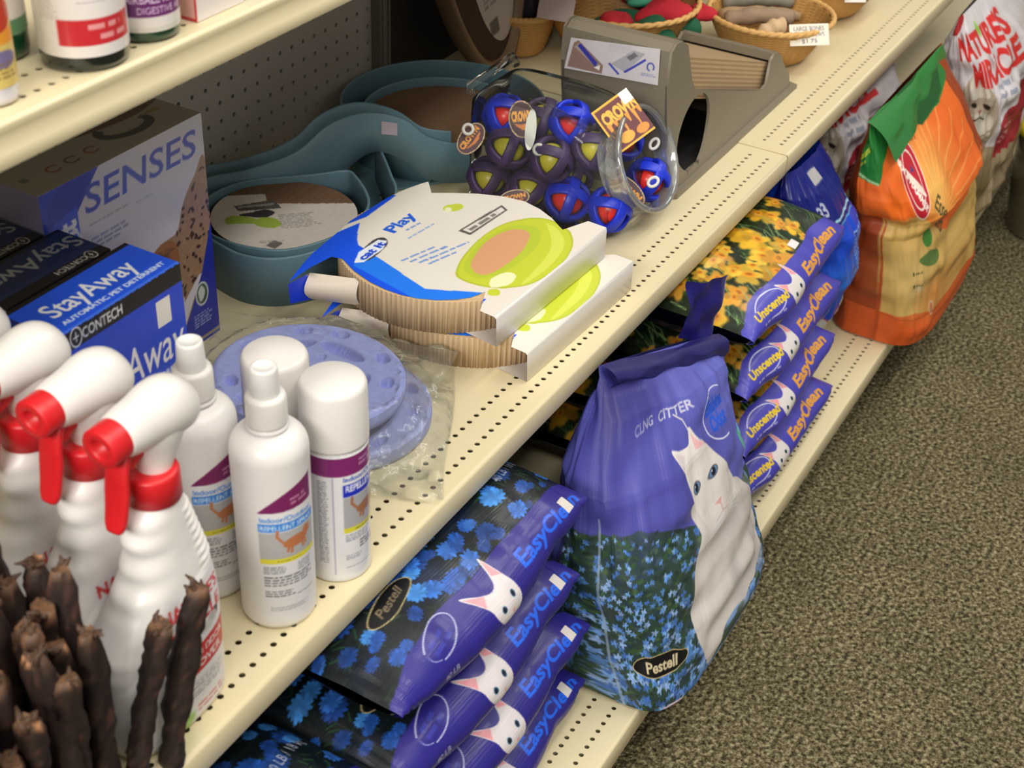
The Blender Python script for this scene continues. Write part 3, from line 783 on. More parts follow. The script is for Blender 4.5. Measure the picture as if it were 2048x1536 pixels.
# spotted tabby photographed from behind, pawing down
body = [(.226, .208), (.207, .200), (.186, .176), (.174, .150), (.158, .146), (.141, .138), (.128, .120), (.120, .116), (.126, .128), (.140, .142), (.140, .118), (.150, .096), (.166, .082), (.180, .060), (.200, .050), (.226, .046)]
fr.curve(body[::1], (156, 124, 98)); fr.curve([(.122, .118), (.136, .140), (.158, .146), (.172, .132), (.170, .104), (.150, .092), (.132, .104)], (150, 100, 60))
fr.curve([(.118, .117), (.124, .131), (.136, .134), (.134, .120)], (176, 128, 84))
rc = random.Random(11)
for k in range(120):
    x, y = rc.uniform(.172, .226), rc.uniform(.055, .205)
    if x < .172 + max(0, (y - .15)) * .6: continue
    fr.ell(x, y, rc.uniform(.0016, .0042), rc.uniform(.001, .0026), rc.choice([(48, 34, 30), (60, 42, 34), (168, 134, 104)]), rot=rc.uniform(0, 3))
for k in range(26): fr.line([(rc.uniform(.13, .17), rc.uniform(.096, .14)), (rc.uniform(.13, .17), rc.uniform(.10, .135))], .0014, (84, 54, 36), a=.6)
for k in range(5): fr.curve([(.176 + .008 * k, .068), (.170 + .008 * k, .040), (.176 + .009 * k, .030), (.186 + .008 * k, .044)], (150, 118, 100))
fr.poly([(.226, .14), (.226, 0), (.150, 0), (.186, .052), (.205, .085)], (24, 44, 168)); fr.poly([(.100, 0), (.150, 0), (.205, .085), (.200, .085)], (214, 212, 222))
fr.ell(.202, .060, .0105, .0145, (214, 220, 226)); fr.ell(.202, .060, .0085, .012, (60, 90, 70)); fr.curve([(.198, .052), (.196, .064), (.202, .070), (.207, .062), (.203, .053)], (206, 214, 210))
fr.smalltext(.186, .036, .030, .0018, 5, (190, 198, 226), seed=4)
fr.rect(.11, .004, .226, .0075, (160, 150, 120))
tp = Canvas(SW, SD, 180, 52, base=(150, 146, 138))  # top greyed in the colour for the upper shelf's shade
for i, x in enumerate((.050, .074, .100)): tp.ring(x, .030, .0075, .006, .0022, (120, 60, 50) if i != 1 else (80, 60, 50), a0=.5, a1=5.5)
tp.rect(.012, .030, .020, .038, (90, 110, 90))
tp.ring(.156, .040, .030, .016, .010, (58, 60, 62), rot=-.1, a0=2.6, a1=6.6); tp.curve([(.110, .062), (.150, .052), (.190, .050), (.222, .058), (.222, .062)], (96, 70, 54)); tp.poly([(.180, .044), (.214, .040), (.205, .048)], (140, 120, 80))
tp.rect(0, 0, .226, .001, (190, 188, 196))
lt = Canvas(SD, SH, 50, 160, base=(150, 150, 190)); lt.rect(0, 0, SD, .19, (60, 70, 150)); lt.smalltext(.01, .17, .04, .003, 14, (150, 160, 200), seed=6)
rt = Canvas(SD, SH, 50, 160, base=(40, 60, 170))
carton('cat_toy_box', (-.4787, -.217, .530), (-.4787 + SW, -.217 + SD, .530 + SH), 'large white and blue cat toy box with a spotted cat, against the pegboard', 'box', None, fr, tp, rt, lt)

# ================================================================== MIDDLE SHELF: foam rings in plastic bags
m_foam = mat('lavender_foam', (156, 168, 240), rough=0.55, bump=0.25, bscale=90, vary=0.05, bdist=0.0008, sss=.05)
m_bag = clear_film('clear_bag', rough=0.12, alpha=0.08, tint=(235, 232, 226), bump=0.4, bscale=60, fac=.26)
def foam_disc(x, y, z, label, seed, tilt=(0, 0)):
    t = thing('foam_track_toy', (x, y, z), label, 'cat toy', 'lavender foam discs in clear bags')
    t.rotation_euler = (tilt[0], tilt[1], 0)
    rnd = random.Random(seed); R_ = .098
    n = 96; a = np.linspace(0, 2 * PI, n, endpoint=False)
    # disc with shallow kidney shaped slots and round dimples pressed into the top
    slots = [((.052 * math.cos(q), .052 * math.sin(q)), .026, .009, q + PI / 2) for q in (0.2, 1.5, 2.9, 4.3, 5.4)] + [((.080 * math.cos(q), .080 * math.sin(q)), .0095, .0065, q + PI / 2) for q in (.55, 1.0, 1.75, 2.3, 3.2, 3.8, 4.6, 5.1, 5.9)] + [((.030 * math.cos(q), .030 * math.sin(q)), .005, .004, q) for q in (1, 2.6, 4.6)]
    def height(X, Y):
        r = np.hypot(X, Y); h = np.full(X.shape, .0200)
        h -= .0045 * np.clip((r - R_ + .007) / .007, 0, 1) ** 2
        d = np.zeros(X.shape)
        for (cx, cy), a_, b_, ro in slots:
            u = ((X - cx) * math.cos(ro) + (Y - cy) * math.sin(ro)) / a_; v = (-(X - cx) * math.sin(ro) + (Y - cy) * math.cos(ro)) / b_
            d = np.maximum(d, np.clip((1.08 - np.sqrt(u * u + v * v)) / .16, 0, 1))
        return h - .013 * d
    circ = np.stack([R_ * np.cos(a), R_ * np.sin(a)], 1)
    mb = MB(); poly_sheet(mb, circ, .0016, lambda X, Y: np.stack([X, Y, height(X, Y)], 1), (138, 150, 218))
    P = np.stack([np.stack([(R_ + o_) * np.cos(a), (R_ + o_) * np.sin(a), np.full(n, z_)], 1) for o_, z_ in ((-.003, 0), (0, .002), (.0006, .008), (0, .0155))])
    mb.grid(P, (138, 150, 218), wu=True); mb.fan(P[0][::-1], (138, 150, 218))
    mb.build('foam_disc', m_foam, t)
    # loose clear bag
    mb = MB(); nx, ny = 70, 60
    U, V = np.meshgrid(np.linspace(-1, 1, nx), np.linspace(-1, 1, ny)); X = U * .128; Y = V * .118
    r = np.hypot(X, Y); w_ = vnoise(nx, ny, 6, 6, seed) - .5; w2 = vnoise(nx, ny, 2.5, 2.5, seed + 1) - .5
    edge = np.maximum(np.abs(U), np.abs(V))
    top = np.where(r < R_, .0225, .0225 * np.clip(1 - (r - R_) / .028, 0, 1) ** 1.3 + .004) + w_ * .010 * np.clip((r - .07) / .04, 0, 1) + w2 * .005 * np.clip((r - .08) / .03, 0, 1)
    top = np.maximum(top, np.where(r < R_ + .002, .0215, .0015)); top = np.where(edge > .985, .0012, top)
    X = X * (1 + .02 * np.sin(5 * V)) ; Y = Y * (1 + .02 * np.sin(4 * U + 1))
    mb.grid(np.stack([X, Y, top], -1)); bt = np.full(X.shape, .0008); bt = np.where(edge > .985, .0012, bt) - 0.001
    mb.build('plastic_bag', m_bag, t, weld=False)
    return t
foam_disc(-.318, -.425, .5315, 'lower lavender foam disc in a clear bag, sticking out from under the other', 3).rotation_euler.z = .5
foam_disc(-.333, -.402, .5690, 'upper lavender foam disc with oval dimples in a clear crinkled bag', 8, (.045, -.045)).rotation_euler.z = 1.9

# ================================================================== MIDDLE SHELF: round cardboard scratchers in printed sleeves
m_corr = mat('corrugated_card', rough=0.8, paint=True, vary=0.08, bscale=60)
m_sleeve = mat('sleeve_print', rough=0.42, paint=True, coat=.15, vary=0.01)
def scratcher(cx, cy, z0, label, upper, dx=0, dy=0):
    t = thing('round_scratcher', (cx, cy, z0), label, 'cat scratcher', 'round cardboard scratchers in white sleeves')
    R_, T_ = .1250, .0395; n = 720; a = np.linspace(0, 2 * PI, n, endpoint=False)
    fl = np.sin(a * 130) ; col_ = np.array([212, 184, 146])[None] + fl[:, None] * np.array([14, 13, 12])
    rr_ = R_ + .0007 * fl
    P = np.stack([np.stack([rr_ * np.cos(a), rr_ * np.sin(a), np.full(n, z_)], 1) for z_ in (0, T_)])
    mb = MB(); mb.grid(P, np.stack([col_, col_]), wu=True); mb.fan(P[0][::-1], (170, 140, 105))
    rad = np.linspace(0, 1, 40)
    Q = np.stack([np.stack([rr_ * q * np.cos(a), rr_ * q * np.sin(a), np.full(n, T_ - .0004 * (k % 2))], 1) for k, q in enumerate(rad)])
    cc = np.array([[(196 + 16 * (k % 2), 168 + 14 * (k % 2), 128 + 12 * (k % 2))] * n for k in range(40)])
    mb.grid(Q, cc, wu=True, smooth=False)
    mb.build('scratch_pad', m_corr, t)
    # sleeve: outline and print in shelf coordinates of the upper one
    ox, oy = -.066, -.402
    S = np.array([(-.232, -.301), (-.169, -.287), (-.110, -.2815), (-.083, -.278), (-.010, -.281), (.022, -.287), (.051, -.300), (.030, -.318), (.045, -.340), (.060, -.365), (.071, -.393), (.075, -.422), (.068, -.447), (.056, -.470), (.038, -.494),
                  (.074, -.509), (.072, -.534), (-.171, -.525), (-.169, -.506), (-.132, -.4905), (-.150, -.484), (-.163, -.473), (-.176, -.456), (-.184, -.438), (-.188, -.419), (-.188, -.398), (-.184, -.375), (-.174, -.347), (-.160, -.322), (-.163, -.309), (-.193, -.304)])
    if not upper: S = np.concatenate([S[:3], S[15:]])
    S = S - [ox, oy]
    step = .0011; cv = Canvas(.34, .27, 300, 240, base=(228, 223, 214), ss=3); bx, by = -.19, -.135
    def q(a_, b_): return (a_ - ox - bx, b_ - oy - by)
    cv.poly([q(-.24, -.25), q(-.08, -.29), q(-.110, -.306), q(-.124, -.318), q(-.163, -.433), q(-.145, -.50), q(-.24, -.50)], (20, 86, 240))
    cv.poly([q(-.12, -.27), q(.00, -.27), q(.00, -.2865), q(-.065, -.288)], (20, 80, 230))
    cv.poly([q(-.165, -.340), q(-.131, -.338), q(-.163, -.433), q(-.135, -.49), q(-.20, -.49)], (34, 124, 248))
    # logo
    L0 = q(-.124, -.338); cv.curve([(L0[0] - .020, L0[1] + .006), (L0[0] + .018, L0[1] + .012), (L0[0] + .030, L0[1] + .004), (L0[0] + .016, L0[1] - .008), (L0[0] - .024, L0[1] - .010)], (60, 60, 66)); 
    cv.poly([(L0[0] - .036, L0[1] + .000), (L0[0] - .014, L0[1] + .010), (L0[0] + .022, L0[1] + .008), (L0[0] + .026, L0[1] - .002), (L0[0] + .008, L0[1] - .009), (L0[0] - .028, L0[1] - .008)], (232, 238, 250)); cv.text('cat it', L0[0] - .026, L0[1] - .006, .011, (24, 70, 210), rot=.02, bold=.04, fit=.046)
    rt_ = .03
    cv.text('Play', *q(-.080, -.3365), .0165, (38, 96, 214), rot=rt_, bold=.03, fit=.052)
    cv.smalltext(*q(-.066, -.346), .034, .0030, 1, (90, 134, 216), rot=-.15, seed=31); cv.smalltext(*q(-.080, -.3575), .060, .0026, 1, (120, 158, 222), rot=-.12, seed=32)
    for i in range(4): cv.smalltext(*q(-.128 + .004 * i, -.380 - .0095 * i), (.058, .062, .084, .050)[i], .0030, 1, (84, 130, 216), rot=-.28, seed=33 + i)
    cv.curve([q(.000, -.354), q(.012, -.350), q(.026, -.360), q(.020, -.369), q(.006, -.366)], (196, 210, 70)); cv.curve([q(-.002, -.356), q(.008, -.352), q(.010, -.358), q(.002, -.362)], (232, 236, 200))
    B_ = [q(-.033, -.395), q(.051, -.4035), q(.044, -.416), q(-.034, -.411)]; cv.poly(B_, (96, 92, 88))
    B2 = [q(-.028, -.398), q(.046, -.4060), q(.0415, -.4135), q(-.029, -.408)]; cv.poly(B2, (226, 222, 214)); cv.smalltext(*q(-.024, -.4065), .062, .0050, 1, (96, 92, 88), rot=-.09, seed=38)
    G1, G2, G3 = (196, 208, 60), (212, 222, 90), (178, 192, 52)
    OV = [q(-.124, -.452), q(-.100, -.436), q(-.060, -.427), (q(-.015, -.425)), q(.020, -.433), q(.047, -.455), q(.050, -.480), q(.037, -.505), q(.010, -.522), q(-.030, -.531), q(-.070, -.529), q(-.100, -.518), q(-.122, -.490)]
    cv.curve(OV, G3); cx_ = np.mean(OV, 0); cv.curve([(np.array(p_) - cx_) * .965 + cx_ for p_ in OV], G1)
    cv.curve([q(-.098, -.515), q(-.070, -.521), q(-.030, -.521), (q(.008, -.512)), q(.034, -.492), q(.041, -.470), q(.030, -.480), q(.0, -.500), q(-.040, -.510)], G2)
    cv.curve([q(-.112, -.470), q(-.104, -.447), q(-.070, -.434), q(-.030, -.430), q(.008, -.438), q(.026, -.458), q(.020, -.474), q(-.010, -.488), q(-.050, -.490), q(-.090, -.486)], (184, 200, 60))
    cv.curve([q(-.104, -.462), q(-.092, -.448), q(-.060, -.438), q(-.030, -.435), q(-.002, -.441), q(.012, -.455), q(.004, -.469), q(-.030, -.479), q(-.070, -.480), q(-.098, -.474)], (214, 160, 118))
    cv.curve([q(-.120, -.492), q(-.106, -.482), q(-.084, -.488), q(-.082, -.500), q(-.104, -.504)], (236, 238, 190)); cv.curve([q(-.136, -.497), q(-.126, -.492), q(-.120, -.500), q(-.130, -.506)], G1)
    smp = sampler(cv, bx, by)
    Zt = T_ + .0006
    def f(X, Y):
        tipd = np.clip((-.125 - X) / .05, 0, 1)
        return np.stack([X, Y, Zt + 0 * X - .004 * tipd ** 2 + .0015 * np.clip((X - .09) / .02, 0, 1) * np.clip((Y - .085) / .02, 0, 1)], 1)
    mb = MB(); poly_sheet(mb, S, step, f, smp)
    # front wall of the sleeve, its base flap and the little folded ear
    xa, xb = -.171 - ox, .072 - ox; ya, yb_ = -.525 - oy, -.534 - oy
    w_ = [(xa, ya), (xb, yb_)]
    mb.grid(np.array([[(xa, ya, Zt), (xb, yb_, Zt)], [(xa + .002, ya - .001, Zt - .004), (xb, yb_ - .001, Zt - .004)], [(xa + .004, ya - .0015, .001), (xb - .001, yb_ - .0015, .001)]]), (236, 232, 230))
    mb.grid(np.array([[(xa + .004, ya - .0015, .001), (xb - .001, yb_ - .0015, .001)], [(xa + .012, ya + .05, .0006), (xb - .004, yb_ + .05, .0006)]]), (226, 222, 216))
    # left side: blue point folds down into a white flap
    p0 = np.array((-.193 - ox, -.304 - oy, Zt - .0035)); p1 = np.array((-.160 - ox, -.322 - oy, Zt - .001))
    seg = []
    for s_ in np.linspace(0, 1, 9):
        seg.append([lerp((-.199 - ox, -.306 - oy, Zt - .004 - s_ * .034), (-.181 - ox, -.360 - oy, Zt - .003 - s_ * .034), u_) + np.array([-.012 * math.sin(s_ * PI) * (1 - u_ * .4), 0, 0]) for u_ in np.linspace(0, 1, 6)])
    mb.grid(np.array(seg), (226, 214, 196))
    seg2 = [[np.array((-.232 - ox + .002 * s_, -.301 - oy, Zt - .004 - s_ * .026)) * (1 - u_) + np.array((-.199 - ox, -.306 - oy, Zt - .004 - s_ * .034)) * u_ for u_ in np.linspace(0, 1, 5)] for s_ in np.linspace(0, 1, 6)]
    mb.grid(np.array(seg2), (24, 60, 214))
    mb.build('printed_sleeve', m_sleeve, t)
    return t
scratcher(-.052, -.434, .530, 'lower cardboard scratcher and sleeve, mostly hidden beneath the other', False)
scratcher(-.066, -.402, .5715, 'upper round cardboard scratcher in a white and blue sleeve picturing a green dish', True)

# ================================================================== MIDDLE SHELF: blue grey ball track toy with scratch pads
m_trk = mat('slate_blue_plastic', (104, 138, 152), rough=0.4, vary=0.03, bump=.05, bscale=300, bdist=.0004)
m_pad = mat('scratch_pad_card', rough=0.85, paint=True, vary=0.1, bscale=150)
def wall(mb, path, z0, z1, th, closed=False, c=(96, 126, 140), lean=0.0, n=3):
    p = smooth_loop(path, n, closed); 
    T_ = (np.roll(p, -1, 0) - np.roll(p, 1, 0)) if closed else np.gradient(p, axis=0)
    T_ /= np.linalg.norm(T_, axis=1)[:, None]; N_ = np.stack([-T_[:, 1], T_[:, 0]], 1)
    sec = [(-th / 2, z0), (-th / 2 - lean, z1 - .002), (-th / 2 - lean + .0005, z1 - .0006), (0 - lean, z1), (th / 2 - lean - .0005, z1 - .0006), (th / 2 - lean, z1 - .002), (th / 2, z0)]
    P = np.stack([np.stack([p[:, 0] + N_[:, 0] * s_, p[:, 1] + N_[:, 1] * s_, np.full(len(p), z_)], 1) for s_, z_ in sec])
    mb.grid(P, c, wu=closed, wv=True)
    if not closed:
        mb.fan(P[:, 0], c); mb.fan(P[::-1, -1], c)
t = thing('ball_track_toy', (0, 0, .530), 'slate blue ball track toy with two round scratch pads, along the back of the shelf', 'cat toy')
A0 = np.array([-.060, -.163]); B0 = np.array([.312, -.158])
mb = MB()
# base plate
def circ(c_, r, n=48, a0=0, a1=2 * PI, e=True): 
    a = np.linspace(a0, a1, n, endpoint=not (abs(a1 - a0 - 2 * PI) < 1e-6)); return np.stack([c_[0] + r * np.cos(a), c_[1] + r * np.sin(a)], 1)
outer = [(-.171, -.110), (-.181, -.150), (-.190, -.195), (-.182, -.229), (-.160, -.254), (-.130, -.268), (-.080, -.2735), (-.020, -.2735), (.018, -.270), (.048, -.254), (.071, -.232), (.097, -.207), (.122, -.182), (.148, -.156)]
def ribbon(mb, path, bot, top, th=.004):
    """wall standing on a plan path with a varying lower and upper edge"""
    p = smooth_loop(np.array([(x, y, b_, t_) for (x, y), b_, t_ in zip(path, bot, top)]), 5, False)
    T_ = np.gradient(p[:, :2], axis=0); T_ /= np.linalg.norm(T_, axis=1)[:, None]; N_ = np.stack([-T_[:, 1], T_[:, 0]], 1)
    sec = []
    for o_, k_, dz in ((-th / 2, 2, 0), (-th / 2, 3, -.002), (0, 3, 0), (th / 2, 3, -.002), (th / 2, 2, 0), (-th / 2, 2, 0)):
        sec.append(np.stack([p[:, 0] + N_[:, 0] * o_, p[:, 1] + N_[:, 1] * o_, p[:, k_] + dz], 1))
    P = np.stack(sec); mb.grid(P)
near = [(-.158, -.075), (-.128, -.052), (-.095, -.044), (-.060, -.050), (-.030, -.072), (.001, -.095), (.022, -.111), (.038, -.123), (.060, -.139), (.087, -.159), (.114, -.179), (.146, -.203), (.174, -.224), (.214, -.253), (.256, -.280), (.300, -.293), (.340, -.294)]
nt = [.064, .065, .065, .065, .066, .072, .079, .089, .110, .121, .120, .104, .074, .058, .056, .056, .056]; nb = [0, 0, 0, 0, 0, 0, 0, .002, .018, .052, .066, .046, .014, .001, 0, 0, 0]
far = [(-.171, -.110), (-.165, -.065), (-.140, -.032), (-.095, -.016), (-.042, -.028), (-.012, -.049), (.019, -.072), (.040, -.087), (.056, -.099), (.078, -.115), (.105, -.135), (.132, -.155), (.164, -.179), (.192, -.200), (.225, -.224)]
ft = [.064, .065, .066, .066, .066, .067, .073, .080, .090, .112, .123, .121, .104, .076, .064]; fb = [0, 0, 0, 0, 0, 0, 0, 0, .004, .030, .056, .064, .044, .014, 0]
wall(mb, outer, 0, .064, .004); ribbon(mb, near, nb, nt); ribbon(mb, far, fb, ft)
fl = [((np.array(a_) + np.array(b_)) / 2) for a_, b_ in zip(near[4:15], (far[4:7] + far[7:15]))]
pl_ = np.array([[(*near[i], nb[i] + .006) for i in range(4, 14)], [(*far[min(j, 14)], nb[i] + .006) for i, j in zip(range(4, 14), (4, 6, 7, 8, 9, 10, 11, 12, 13, 14))]])
mb.grid(pl_); mb.grid(pl_ - [0, 0, .003])
ringA = [(-.160, -.138), (-.158, -.185), (-.140, -.225), (-.098, -.249), (-.054, -.257), (-.020, -.252), (.012, -.238), (.037, -.215), (.060, -.185), (.068, -.165), (.040, -.142), (.010, -.112), (-.020, -.083), (-.060, -.068), (-.105, -.072), (-.142, -.098)]
wall(mb, ringA, 0, .054, .004, closed=True); wall(mb, circ(B0, .143, 60, -1.30, PI + .45), 0, .062, .004); wall(mb, circ(B0, .112), 0, .048, .004, closed=True)
flo = smooth_loop(outer[:12] + [(.122, -.182), (.20, -.235), (.25, -.270), (.30, -.288), (.335, -.292), (.410, -.255), (.448, -.19), (.448, -.11), (.40, -.045), (.312, -.018), (.225, -.045), (.18, -.09), (.12, -.12), (.04, -.09), (-.03, -.04), (-.09, -.018), (-.15, -.05)], 3)
mb.prism(flo, .001, .004, (70, 96, 110))
trk_ = mb.build('track', m_trk, t)
# pads
def pad(c_, r, z, lab=False):
    step = .0014; cv = Canvas(2 * r, 2 * r, 150, 150, base=(120, 92, 68)); 
    for k in range(60): cv.line([(0, k * 2 * r / 60), (2 * r, k * 2 * r / 60 + .002)], .0008, (92, 68, 48))
    if lab:
        q = lambda a_, b_: (a_ - c_[0] + r, b_ - c_[1] + r)
        cv.poly([q(-.16, -.06), q(-.060, -.075), q(-.030, -.110), q(-.048, -.128), q(-.020, -.170), q(.030, -.240), q(-.05, -.27), q(-.17, -.25)], (214, 208, 200))
        G_ = (158, 184, 70)
        cv.curve([q(-.118, -.120), q(-.104, -.110), q(-.092, -.122), q(-.088, -.150), q(-.098, -.148), q(-.110, -.130)], G_); cv.curve([q(-.100, -.150), q(-.086, -.142), q(-.074, -.158), q(-.082, -.176), q(-.096, -.170)], G_)
        cv.curve([q(-.092, -.118), q(-.078, -.126), q(-.062, -.136), q(-.062, -.150), q(-.076, -.150), q(-.086, -.136)], (50, 44, 44))
        B_ = [q(-.078, -.098), q(-.036, -.128), q(-.048, -.150), q(-.084, -.112)]; cv.poly(B_, (90, 88, 84)); cv.line([q(-.076, -.106), q(-.046, -.134)], .006, (150, 146, 140)); cv.smalltext(*q(-.078, -.112), .036, .002, 2, (40, 40, 40), rot=-.75, seed=3)
        cv.smalltext(*q(-.066, -.158), .050, .0022, 9, (150, 146, 142), rot=-.8, seed=5); cv.rect(*q(-.134, -.205), *q(-.118, -.192), (110, 106, 104)); cv.smalltext(*q(-.130, -.180), .03, .0018, 2, (140, 136, 132), rot=-.9, seed=6)
    smp = sampler(cv, -r, -r)
    mb = MB(); poly_sheet(mb, circ((0, 0), r), step, lambda X, Y: np.stack([X + c_[0], Y + c_[1], np.full(X.shape, z)], 1), smp)
    P = np.stack([np.concatenate([circ(c_, r), np.full((48, 1), z_)], 1) for z_ in (.004, z)]); mb.grid(P, (110, 84, 60), wu=True)
    mb.build('scratch_pad', m_pad, t)
pad(A0, .0890, .045, True); pad(B0, .107, .036)
mb = MB(); mb.lathe([(0.0002, -.0185)] + [(.0185 * math.sin(a), -.0185 * math.cos(a)) for a in np.linspace(.15, PI - .15, 14)] + [(0.0002, .0185)], 28, center=(.196, -.105, .024)); 
mb.build('ball', mat('grey_ball', (150, 144, 132), rough=.6), t)
mb = MB()
a_, b_ = np.array((.118, -.1855)), np.array((.135, -.1985)); mb.grid(np.array([[(*a_, .090), (*b_, .085)], [(*a_, .108), (*b_, .102)]]) + np.array([0, 0, 0]), (196, 186, 196)); 
mb.build('price_sticker', mat('sticker_lilac', (190, 178, 192), rough=.5), trk_, fixn=False)

# ================================================================== MIDDLE SHELF: clear jar of caged ball toys
m_pet = clear_film('clear_jar_plastic', rough=0.05, alpha=0.02, tint=(225, 230, 230), fac=.18)
t = thing('plastic_jar', (.233, -.385, .5305), 'clear square plastic jar lying open towards the shelf edge, full of caged ball toys', 'jar')
JW, JD, JH = .138, .215, .150
mb = MB(); N = 72
cxs, sys_ = sup(N, 6)
def jring(z, w_, d_, oy=0, tilt=0): 
    return np.stack([cxs * w_ / 2, sys_ * d_ / 2 + oy, z + (sys_ * d_ / 2) * tilt], 1)
st = [jring(.001, JW - .016, JD - .016), jring(.004, JW - .004, JD - .004), jring(.010, JW, JD), jring(.06, JW, JD), jring(.110, JW, JD), jring(.140, JW - .002, JD - .002), jring(.150, JW - .02, JD - .02)]
# cut away the upper front for the slanted mouth: lean the front wall back
P = np.stack(st)
fr_ = np.clip((-P[..., 1] - .02) / .08, 0, 1) * np.clip((P[..., 2] - .05) / .1, 0, 1)
P[..., 1] += .030 * fr_; P[..., 2] -= .012 * fr_
mb.grid(P, wu=True); mb.fan(P[0][::-1]); mb.grid(np.stack([P[-1], P[-1] * [.7, .7, 1] + [0, 0, .0], P[-1] * [.5, .5, 1]]), wu=True); mb.fan(P[-1] * [.5, .5, 1])
# handle grip bar at the back edge
mb.tube([(-.060, .100, .150), (-.058, .102, .160), (.052, .104, .162), (.056, .100, .150)], .006, 8)
mb.build('jar_body', m_pet, t, weld=False)
# slanted mouth collar
mb = MB(); nrm = np.array([-.03, -.90, .44]); nrm /= np.linalg.norm(nrm); ax = np.cross(nrm, [0, 0, 1.]); ax /= np.linalg.norm(ax); ay = np.cross(nrm, ax)
mc = np.array([.016, -.108, .086]); a = np.linspace(0, 2 * PI, 64, endpoint=False)
for prof in ([(.068, -.020), (.067, -.004), (.0665, .006), (.0690, .008), (.0700, .011), (.0680, .014), (.0650, .015), (.0625, .013), (.0620, .006), (.0635, -.004), (.066, -.020)],):
    P = np.stack([mc + nrm * h_ + r_ * (np.cos(a)[:, None] * ax + np.sin(a)[:, None] * ay) for r_, h_ in prof]); mb.grid(P, wu=True)
mb.build('jar_mouth', clear_film('jar_rim', rough=.06, alpha=.2, fac=.5, tint=(235, 238, 240)), t, weld=False)

m_cage = {'blue': mat('blue_rubber', (22, 50, 205), rough=.42, vary=.02), 'purple': mat('purple_rubber', (72, 52, 96), rough=.5, vary=.02)}
m_core = {'blue': mat('red_core', (238, 52, 42), rough=.3, sss=.1), 'purple': mat('yellow_core', (214, 204, 64), rough=.35, sss=.1)}
def cage_ball(kind):
    t = thing('caged_ball_toy', (0, 0, 0), 'x', 'cat toy ball', 'caged ball toys in the clear jar')
    mb = MB(); R_ = .0300; w_ = .0070; n = 48; a = np.linspace(0, 2 * PI, n, endpoint=False)
    for ax_ in range(3):
        sec = [(R_ - .0065, -w_ * .8), (R_ - .001, -w_), (R_, -w_ * .8), (R_ + .0003, 0), (R_, w_ * .8), (R_ - .001, w_), (R_ - .0065, w_ * .8)]
        P = np.stack([np.stack([r_ * np.cos(a), r_ * np.sin(a), np.full(n, h_)], 1) for r_, h_ in sec]); P = np.roll(P, ax_, axis=2)
        mb.grid(P, wu=True, wv=True)
    mb.build('cage', m_cage[kind], t, weld=False)
    mb = MB(); mb.lathe([(.0002, -.0205)] + [(.0205 * math.sin(q), -.0205 * math.cos(q)) for q in np.linspace(.15, PI - .15, 16)] + [(.0002, .0205)], 28); mb.build('core_ball', m_core[kind], t)
    return t
protos = {}
balls = [('purple', .190, -.306, .5615, 'purple and yellow caged ball in the back left bottom of the jar'),
 ('purple', .189, -.367, .5615, 'purple and yellow caged ball low against the jar wall beside the tags'),
 ('blue', .1960, -.4200, .5615, 'blue and red caged ball at the jar bottom just behind the green dish sleeve'),
 ('blue', .1980, -.4790, .5640, 'blue and red caged ball in the near bottom corner of the jar'),
 ('blue', .2830, -.4920, .5740, 'blue and red caged ball nearest the open mouth of the jar'),
 ('purple', .1905, -.3330, .6120, 'purple and yellow caged ball half way up, beside the round tag'),
 ('purple', .192, -.3950, .6130, 'purple and yellow caged ball half way up, in the middle of the jar side'),
 ('purple', .218, -.4420, .6320, 'purple and yellow caged ball showing two yellow windows, above the blue pair'),
 ('blue', .2740, -.4520, .6240, 'blue and red caged ball just inside the upper part of the open mouth'),
 ('blue', .222, -.3080, .6380, 'blue and red caged ball highest at the back of the jar'),
 ('purple', .240, -.3560, .6380, 'purple and yellow caged ball on top next to the silver tag'),
 ('blue', .226, -.4030, .6520, 'blue and red caged ball on top under the yellow edged label'),
 ('purple', .253, -.330, .5700, 'purple and yellow caged ball deep in the far side of the jar'), ('purple', .252, -.395, .5650, 'purple and yellow caged ball deep in the middle of the jar')]
for i, (k_, x, y, z, lab) in enumerate(balls):
    if k_ not in protos: protos[k_] = cage_ball(k_); o = protos[k_]
    else: o = copy_tree(protos[k_])
    o.location = (x, y, z); o['label'] = lab; o.rotation_euler = (.62 + .25 * math.sin(i * 2.3), -.55 + .25 * math.sin(i * 1.7), .25 + .3 * math.sin(i * 3.1))
balls_last = i

# hang tags and labels
m_tag = mat('tag_print', rough=.4, paint=True)
def tag_card(name, c, u, v, W_, H_, cv, label, oval=True, th=.0006, group=None, mt=None):
    """flat printed tag centred at c, spanned by unit vectors u,v"""
    c, u, v = [np.asarray(q, float) for q in (c, u, v)]; u = u / np.linalg.norm(u); v = v - u * (u @ v); v = v / np.linalg.norm(v); n_ = np.cross(u, v)
    a = np.linspace(0, 2 * PI, 40, endpoint=False)
    S = np.stack([W_ / 2 * np.cos(a), H_ / 2 * np.sin(a)], 1) if oval else np.array([(-W_ / 2, -H_ / 2), (W_ / 2, -H_ / 2), (W_ / 2, H_ / 2), (-W_ / 2, H_ / 2)])
    smp = sampler(cv, -W_ / 2, -H_ / 2); mb = MB()
    poly_sheet(mb, S, .0007, lambda X, Y: c + X[:, None] * u + Y[:, None] * v, smp)
    mb.raw(np.concatenate([c + S[:, :1] * u + S[:, 1:] * v, c + S[:, :1] * u + S[:, 1:] * v - n_ * th]), [tuple(range(len(S), 2 * len(S)))[::-1]] + [(i, (i + 1) % len(S), len(S) + (i + 1) % len(S), len(S) + i) for i in range(len(S))], (225, 220, 205))
    o = mb.build(name, mt or m_tag, fixn=False); return tag(o, label, 'tag', group)
